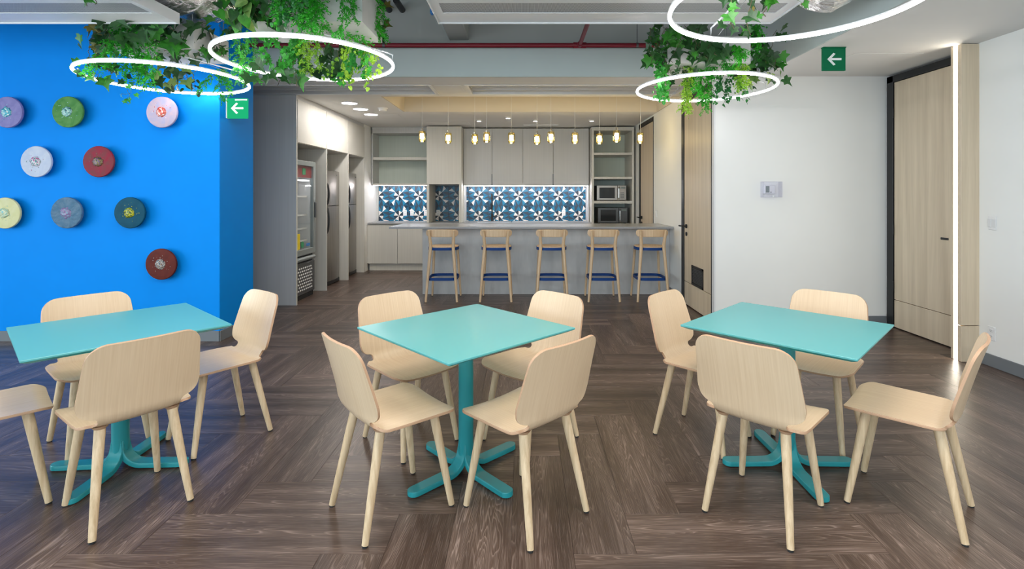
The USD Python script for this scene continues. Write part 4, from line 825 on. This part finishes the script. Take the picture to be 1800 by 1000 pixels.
def plant(kind, xa, xb, ya, yb, d, label, m, n=None, size=.075, strands=3, name=None, spread=.10, shape='ivy', cls='ivy'):
    """foliage filling a hanging volume: x and height range measured in the photograph at the distance d, with real depth around it"""
    X0, X1, Z1, Z0 = PX(xa, d), PX(xb, d), PZ(ya, d), PZ(yb, d); cx, w_ = (X0 + X1) / 2, X1 - X0; h = Z1 - Z0
    t = thing(name or {'leaf': 'hanging_ivy', 'fern': 'hanging_fern', 'small': 'trailing_plant'}[kind], label, 'hanging plant', (cx, d, Z1), group=None)
    n = int((n or 1) * {'leaf': 1.3, 'fern': 2.0, 'small': 1.15}[kind]); size = size * {'leaf': 1.15, 'fern': 1.05, 'small': 1.1}[kind]
    paths = []
    for s_ in range(strands):
        u = (s_ + .5) / strands - .5 + R.normal(0, .06); a = (u * w_ * .8, R.normal(0, spread * .6), 0.0); b = (u * w_ + R.normal(0, .12) * w_, R.normal(0, spread), -h * R.uniform(.72, .98)); paths.append(vine_path(a, b, .012))
    if kind == 'leaf':
        for i, p in enumerate(paths): obj('stem', tube(p, .0022, 5), 'stem_brown', t)
        for i in range(n):
            p = paths[i % strands]; q = p[R.integers(0, len(p))] + np.array([R.normal(0, w_ * .10 + .015), R.normal(0, spread * .45), R.normal(0, .02)]); q[0] = np.clip(q[0], -w_ / 2, w_ / 2); q[2] = np.clip(q[2], -h + size * .7, .02)
            mm = m[R.integers(0, len(m))] if isinstance(m, list) else m
            obj('leaf', leaf_at(shape, q, size * R.uniform(.6, 1.2)), mm, t, smooth=False)
    elif kind == 'fern':
        for p in paths: obj('stem', tube(p, .0018, 5), 'stem_green', t)
        per = max(2, n // strands)
        for p in paths:
            V, Fc = [], []
            for k in range(per):
                f_ = (k + R.uniform()) / per; base = np.array([np.interp(f_ * 13, np.arange(14), p[:, a]) for a in range(3)])
                dr = np.array([R.normal(0, 1), R.normal(0, .8), -R.uniform(.2, 1.4)]); dr /= np.linalg.norm(dr); ln = size * R.uniform(.5, 1.15)
                sd = np.cross(dr, R.normal(0, 1, 3)); sd /= np.linalg.norm(sd) + 1e-9
                for j in range(8):
                    g_ = (j + 1) / 9.5; c_ = base + dr * ln * g_ + np.array([0, 0, -.25 * ln * g_ * g_])
                    for s2 in (-1, 1):
                        tip = c_ + (sd * s2 * .55 + dr * .55 + R.normal(0, .25, 3)) * ln * .34 * (1.05 - g_ * .6); wd = np.cross(tip - c_, R.normal(0, 1, 3)); wd *= .0055 / (np.linalg.norm(wd) + 1e-9)
                        o_ = len(V); mid = (c_ + tip) / 2; V += [c_, mid + wd, tip, mid - wd]; Fc += [[o_, o_ + 1, o_ + 2], [o_, o_ + 2, o_ + 3]]
            obj('frond', (np.array(V), np.array(Fc)), m, t, smooth=False, kind='stuff')
    else:
        for p in paths: obj('stem', tube(p, .0015, 5), 'stem_green', t)
        per = max(3, n // strands)
        for p in paths:
            q = []
            for k in range(per):
                f_ = (k + R.uniform()) / per; base = np.array([np.interp(f_ * 13, np.arange(14), p[:, a]) for a in range(3)]) + R.normal(0, 1, 3) * np.array([.018, .018, .012]); q.append(leaf_at(shape, base, size * R.uniform(.6, 1.25)))
            obj('leaflets', cat(q), m, t, smooth=False, kind='stuff')
DK = ['leaf_dark', 'leaf_dark', 'leaf_dark', 'leaf_mid']
# by the blue wall
plant('leaf', 148, 205, 38, 128, 3.97, 'red-tinged dark ivy at the left end of the planter by the blue wall', ['leaf_dark', 'leaf_autumn', 'leaf_mid'], 34, .085, 4)
plant('leaf', 152, 205, 112, 152, 3.97, 'few ivy leaves hanging inside the left ring', ['leaf_dark', 'leaf_mid'], 5, .085, 2)
plant('fern', 178, 268, 36, 146, 3.97, 'bright green feathery fern by the blue wall', 'fern_green', 150, .10, 6)
plant('leaf', 228, 335, 42, 96, 3.98, 'large dark ivy leaves over the left planter front', DK, 26, .13, 5)
plant('leaf', 318, 420, 42, 112, 4.25, 'dark olive ivy at the right end of the left planter', ['leaf_dark', 'leaf_dark', 'leaf_mid'], 44, .085, 6)
plant('leaf', 255, 338, 96, 165, 4.30, 'sparse ivy trailing below the left planter', ['leaf_dark', 'leaf_dark', 'leaf_pale'], 17, .085, 4)
plant('leaf', 300, 345, 118, 165, 4.45, 'small rounded leaves trailing inside the left ring', 'leaf_dark', 18, .055, 3, 'trailing_plant', shape='oval')
plant('fern', 372, 408, 118, 176, 4.45, 'fern wisp hanging above the exit sign', 'fern_green', 36, .07, 3)
plant('small', 226, 250, 142, 186, 4.15, 'thin pale sprig hanging below the left ring', 'small_green', 8, .045, 2)
# left of the centre panel
plant('leaf', 388, 478, -45, 50, 3.33, 'variegated green heart-leaved plant beside the left foil duct', ['leaf_mid', 'leaf_dark', 'leaf_dark', 'leaf_mid', 'leaf_dark', 'leaf_pale', 'leaf_dark'], 85, .075, 7, 'hanging_pothos', shape='heart')
plant('small', 474, 535, -45, 58, 3.33, 'cloud of tiny dark leaves above the second ring', 'small_dark', 330, .026, 9, shape='oval')
plant('fern', 500, 575, -60, 60, 3.33, 'dense bright fern over the middle of the second planter', 'fern_green', 170, .10, 7)
plant('fern', 572, 628, -60, 78, 3.36, 'loose fern showing the planter behind it', 'fern_green', 46, .11, 3)
plant('fern', 618, 664, -60, 96, 3.75, 'thick green fern column at the right end of the second planter', 'fern_green', 230, .095, 6)
plant('leaf', 645, 668, 4, 72, 3.9, 'brownish ivy behind the right fern column', ['leaf_autumn', 'leaf_dark'], 14, .07, 2)
plant('fern', 398, 456, 55, 148, 3.75, 'loose blue-green fern inside the left part of the second ring', 'small_green', 46, .09, 4)
plant('small', 468, 548, 62, 136, 3.75, 'bright small-leaved trailing plant in the middle of the second ring', 'small_green', 150, .042, 6)
plant('fern', 518, 560, 62, 128, 3.7, 'lime green sprigs in the middle of the second ring', 'fern_lime', 46, .07, 4)
plant('leaf', 530, 604, 70, 138, 3.85, 'dark heart-leaved vine inside the second ring', ['leaf_dark'], 20, .085, 4, 'hanging_pothos', shape='heart')
plant('leaf', 464, 535, 105, 162, 3.75, 'dark ivy tips hanging lowest under the second ring', ['leaf_dark', 'leaf_dark', 'leaf_mid'], 12, .095, 3)
plant('small', 590, 662, 78, 158, 3.8, 'bright yellow-green trailing plant at the right of the second ring', 'fern_lime', 150, .030, 7, shape='oval')
plant('small', 594, 652, 80, 150, 3.85, 'mid green trailing plant behind the yellow-green one', 'small_green', 130, .036, 6)
# before the white wall
plant('leaf', 1143, 1215, 46, 120, 4.30, 'dark ivy at the left end of the planter before the white wall', ['leaf_dark', 'leaf_dark', 'leaf_dark', 'leaf_mid'], 54, .085, 6)
plant('small', 1144, 1172, 88, 200, 4.5, 'long bright green trailing plant, leftmost before the white wall', 'small_green', 260, .032, 4, shape='oval')
plant('leaf', 1172, 1215, 100, 168, 4.55, 'ivy strands inside the left part of the third ring', ['leaf_dark', 'leaf_mid'], 18, .085, 3)
plant('leaf', 1215, 1272, 74, 116, 4.29, 'big dark ivy leaves over the third planter front', ['leaf_dark'], 16, .11, 4)
plant('fern', 1196, 1216, 118, 208, 4.6, 'yellow-green fern tail hanging lowest under the third ring', 'fern_lime', 70, .07, 2)
plant('fern', 1218, 1252, 112, 196, 4.6, 'forked green fern tail under the third ring', 'fern_green', 80, .08, 3)
plant('fern', 1266, 1304, 78, 126, 4.30, 'fluffy green fern on the third planter front', 'fern_green', 90, .08, 4)
plant('fern', 1282, 1318, 112, 162, 4.5, 'pale green fern inside the third ring', 'fern_lime', 46, .07, 3)
plant('small', 1252, 1312, 132, 186, 4.6, 'curtain of tiny round dark leaves inside the third ring', 'small_dark', 120, .030, 8, shape='heart')
plant('leaf', 1305, 1366, 60, 128, 4.5, 'dark ivy at the right end of the third planter', ['leaf_dark', 'leaf_dark', 'leaf_mid'], 46, .085, 5)
plant('leaf', 1318, 1368, 128, 160, 4.6, 'few pale ivy leaves at the right rim of the third ring', ['leaf_pale', 'leaf_dark'], 7, .085, 2)
plant('fern', 1308, 1340, 40, 100, 4.45, 'green fern behind the nearest ring', 'fern_green', 70, .08, 3)
plant('leaf', 1205, 1240, 40, 66, 4.3, 'few shaded ivy leaves on top of the third planter', ['leaf_dark'], 8, .09, 2)
# above the nearest ring
plant('leaf', 1268, 1318, -70, 66, 2.45, 'yellow-edged ivy hanging through the nearest ring', ['leaf_mid', 'leaf_dark', 'leaf_dark', 'leaf_autumn', 'leaf_dark'], 24, .055, 3, spread=.05)
plant('leaf', 1338, 1362, -80, 32, 2.5, 'single dark ivy strand beside the centre panel corner', ['leaf_mid'], 7, .055, 1, spread=.03)
plant('leaf', 1360, 1450, -75, 12, 2.6, 'ivy strands reaching to the right foil duct', ['leaf_dark', 'leaf_mid'], 26, .060, 4, spread=.06)
plant('leaf', 138, 172, -60, 12, 3.2, 'ivy tip hanging in front of the left ceiling panel', ['leaf_mid'], 8, .07, 2, spread=.04)
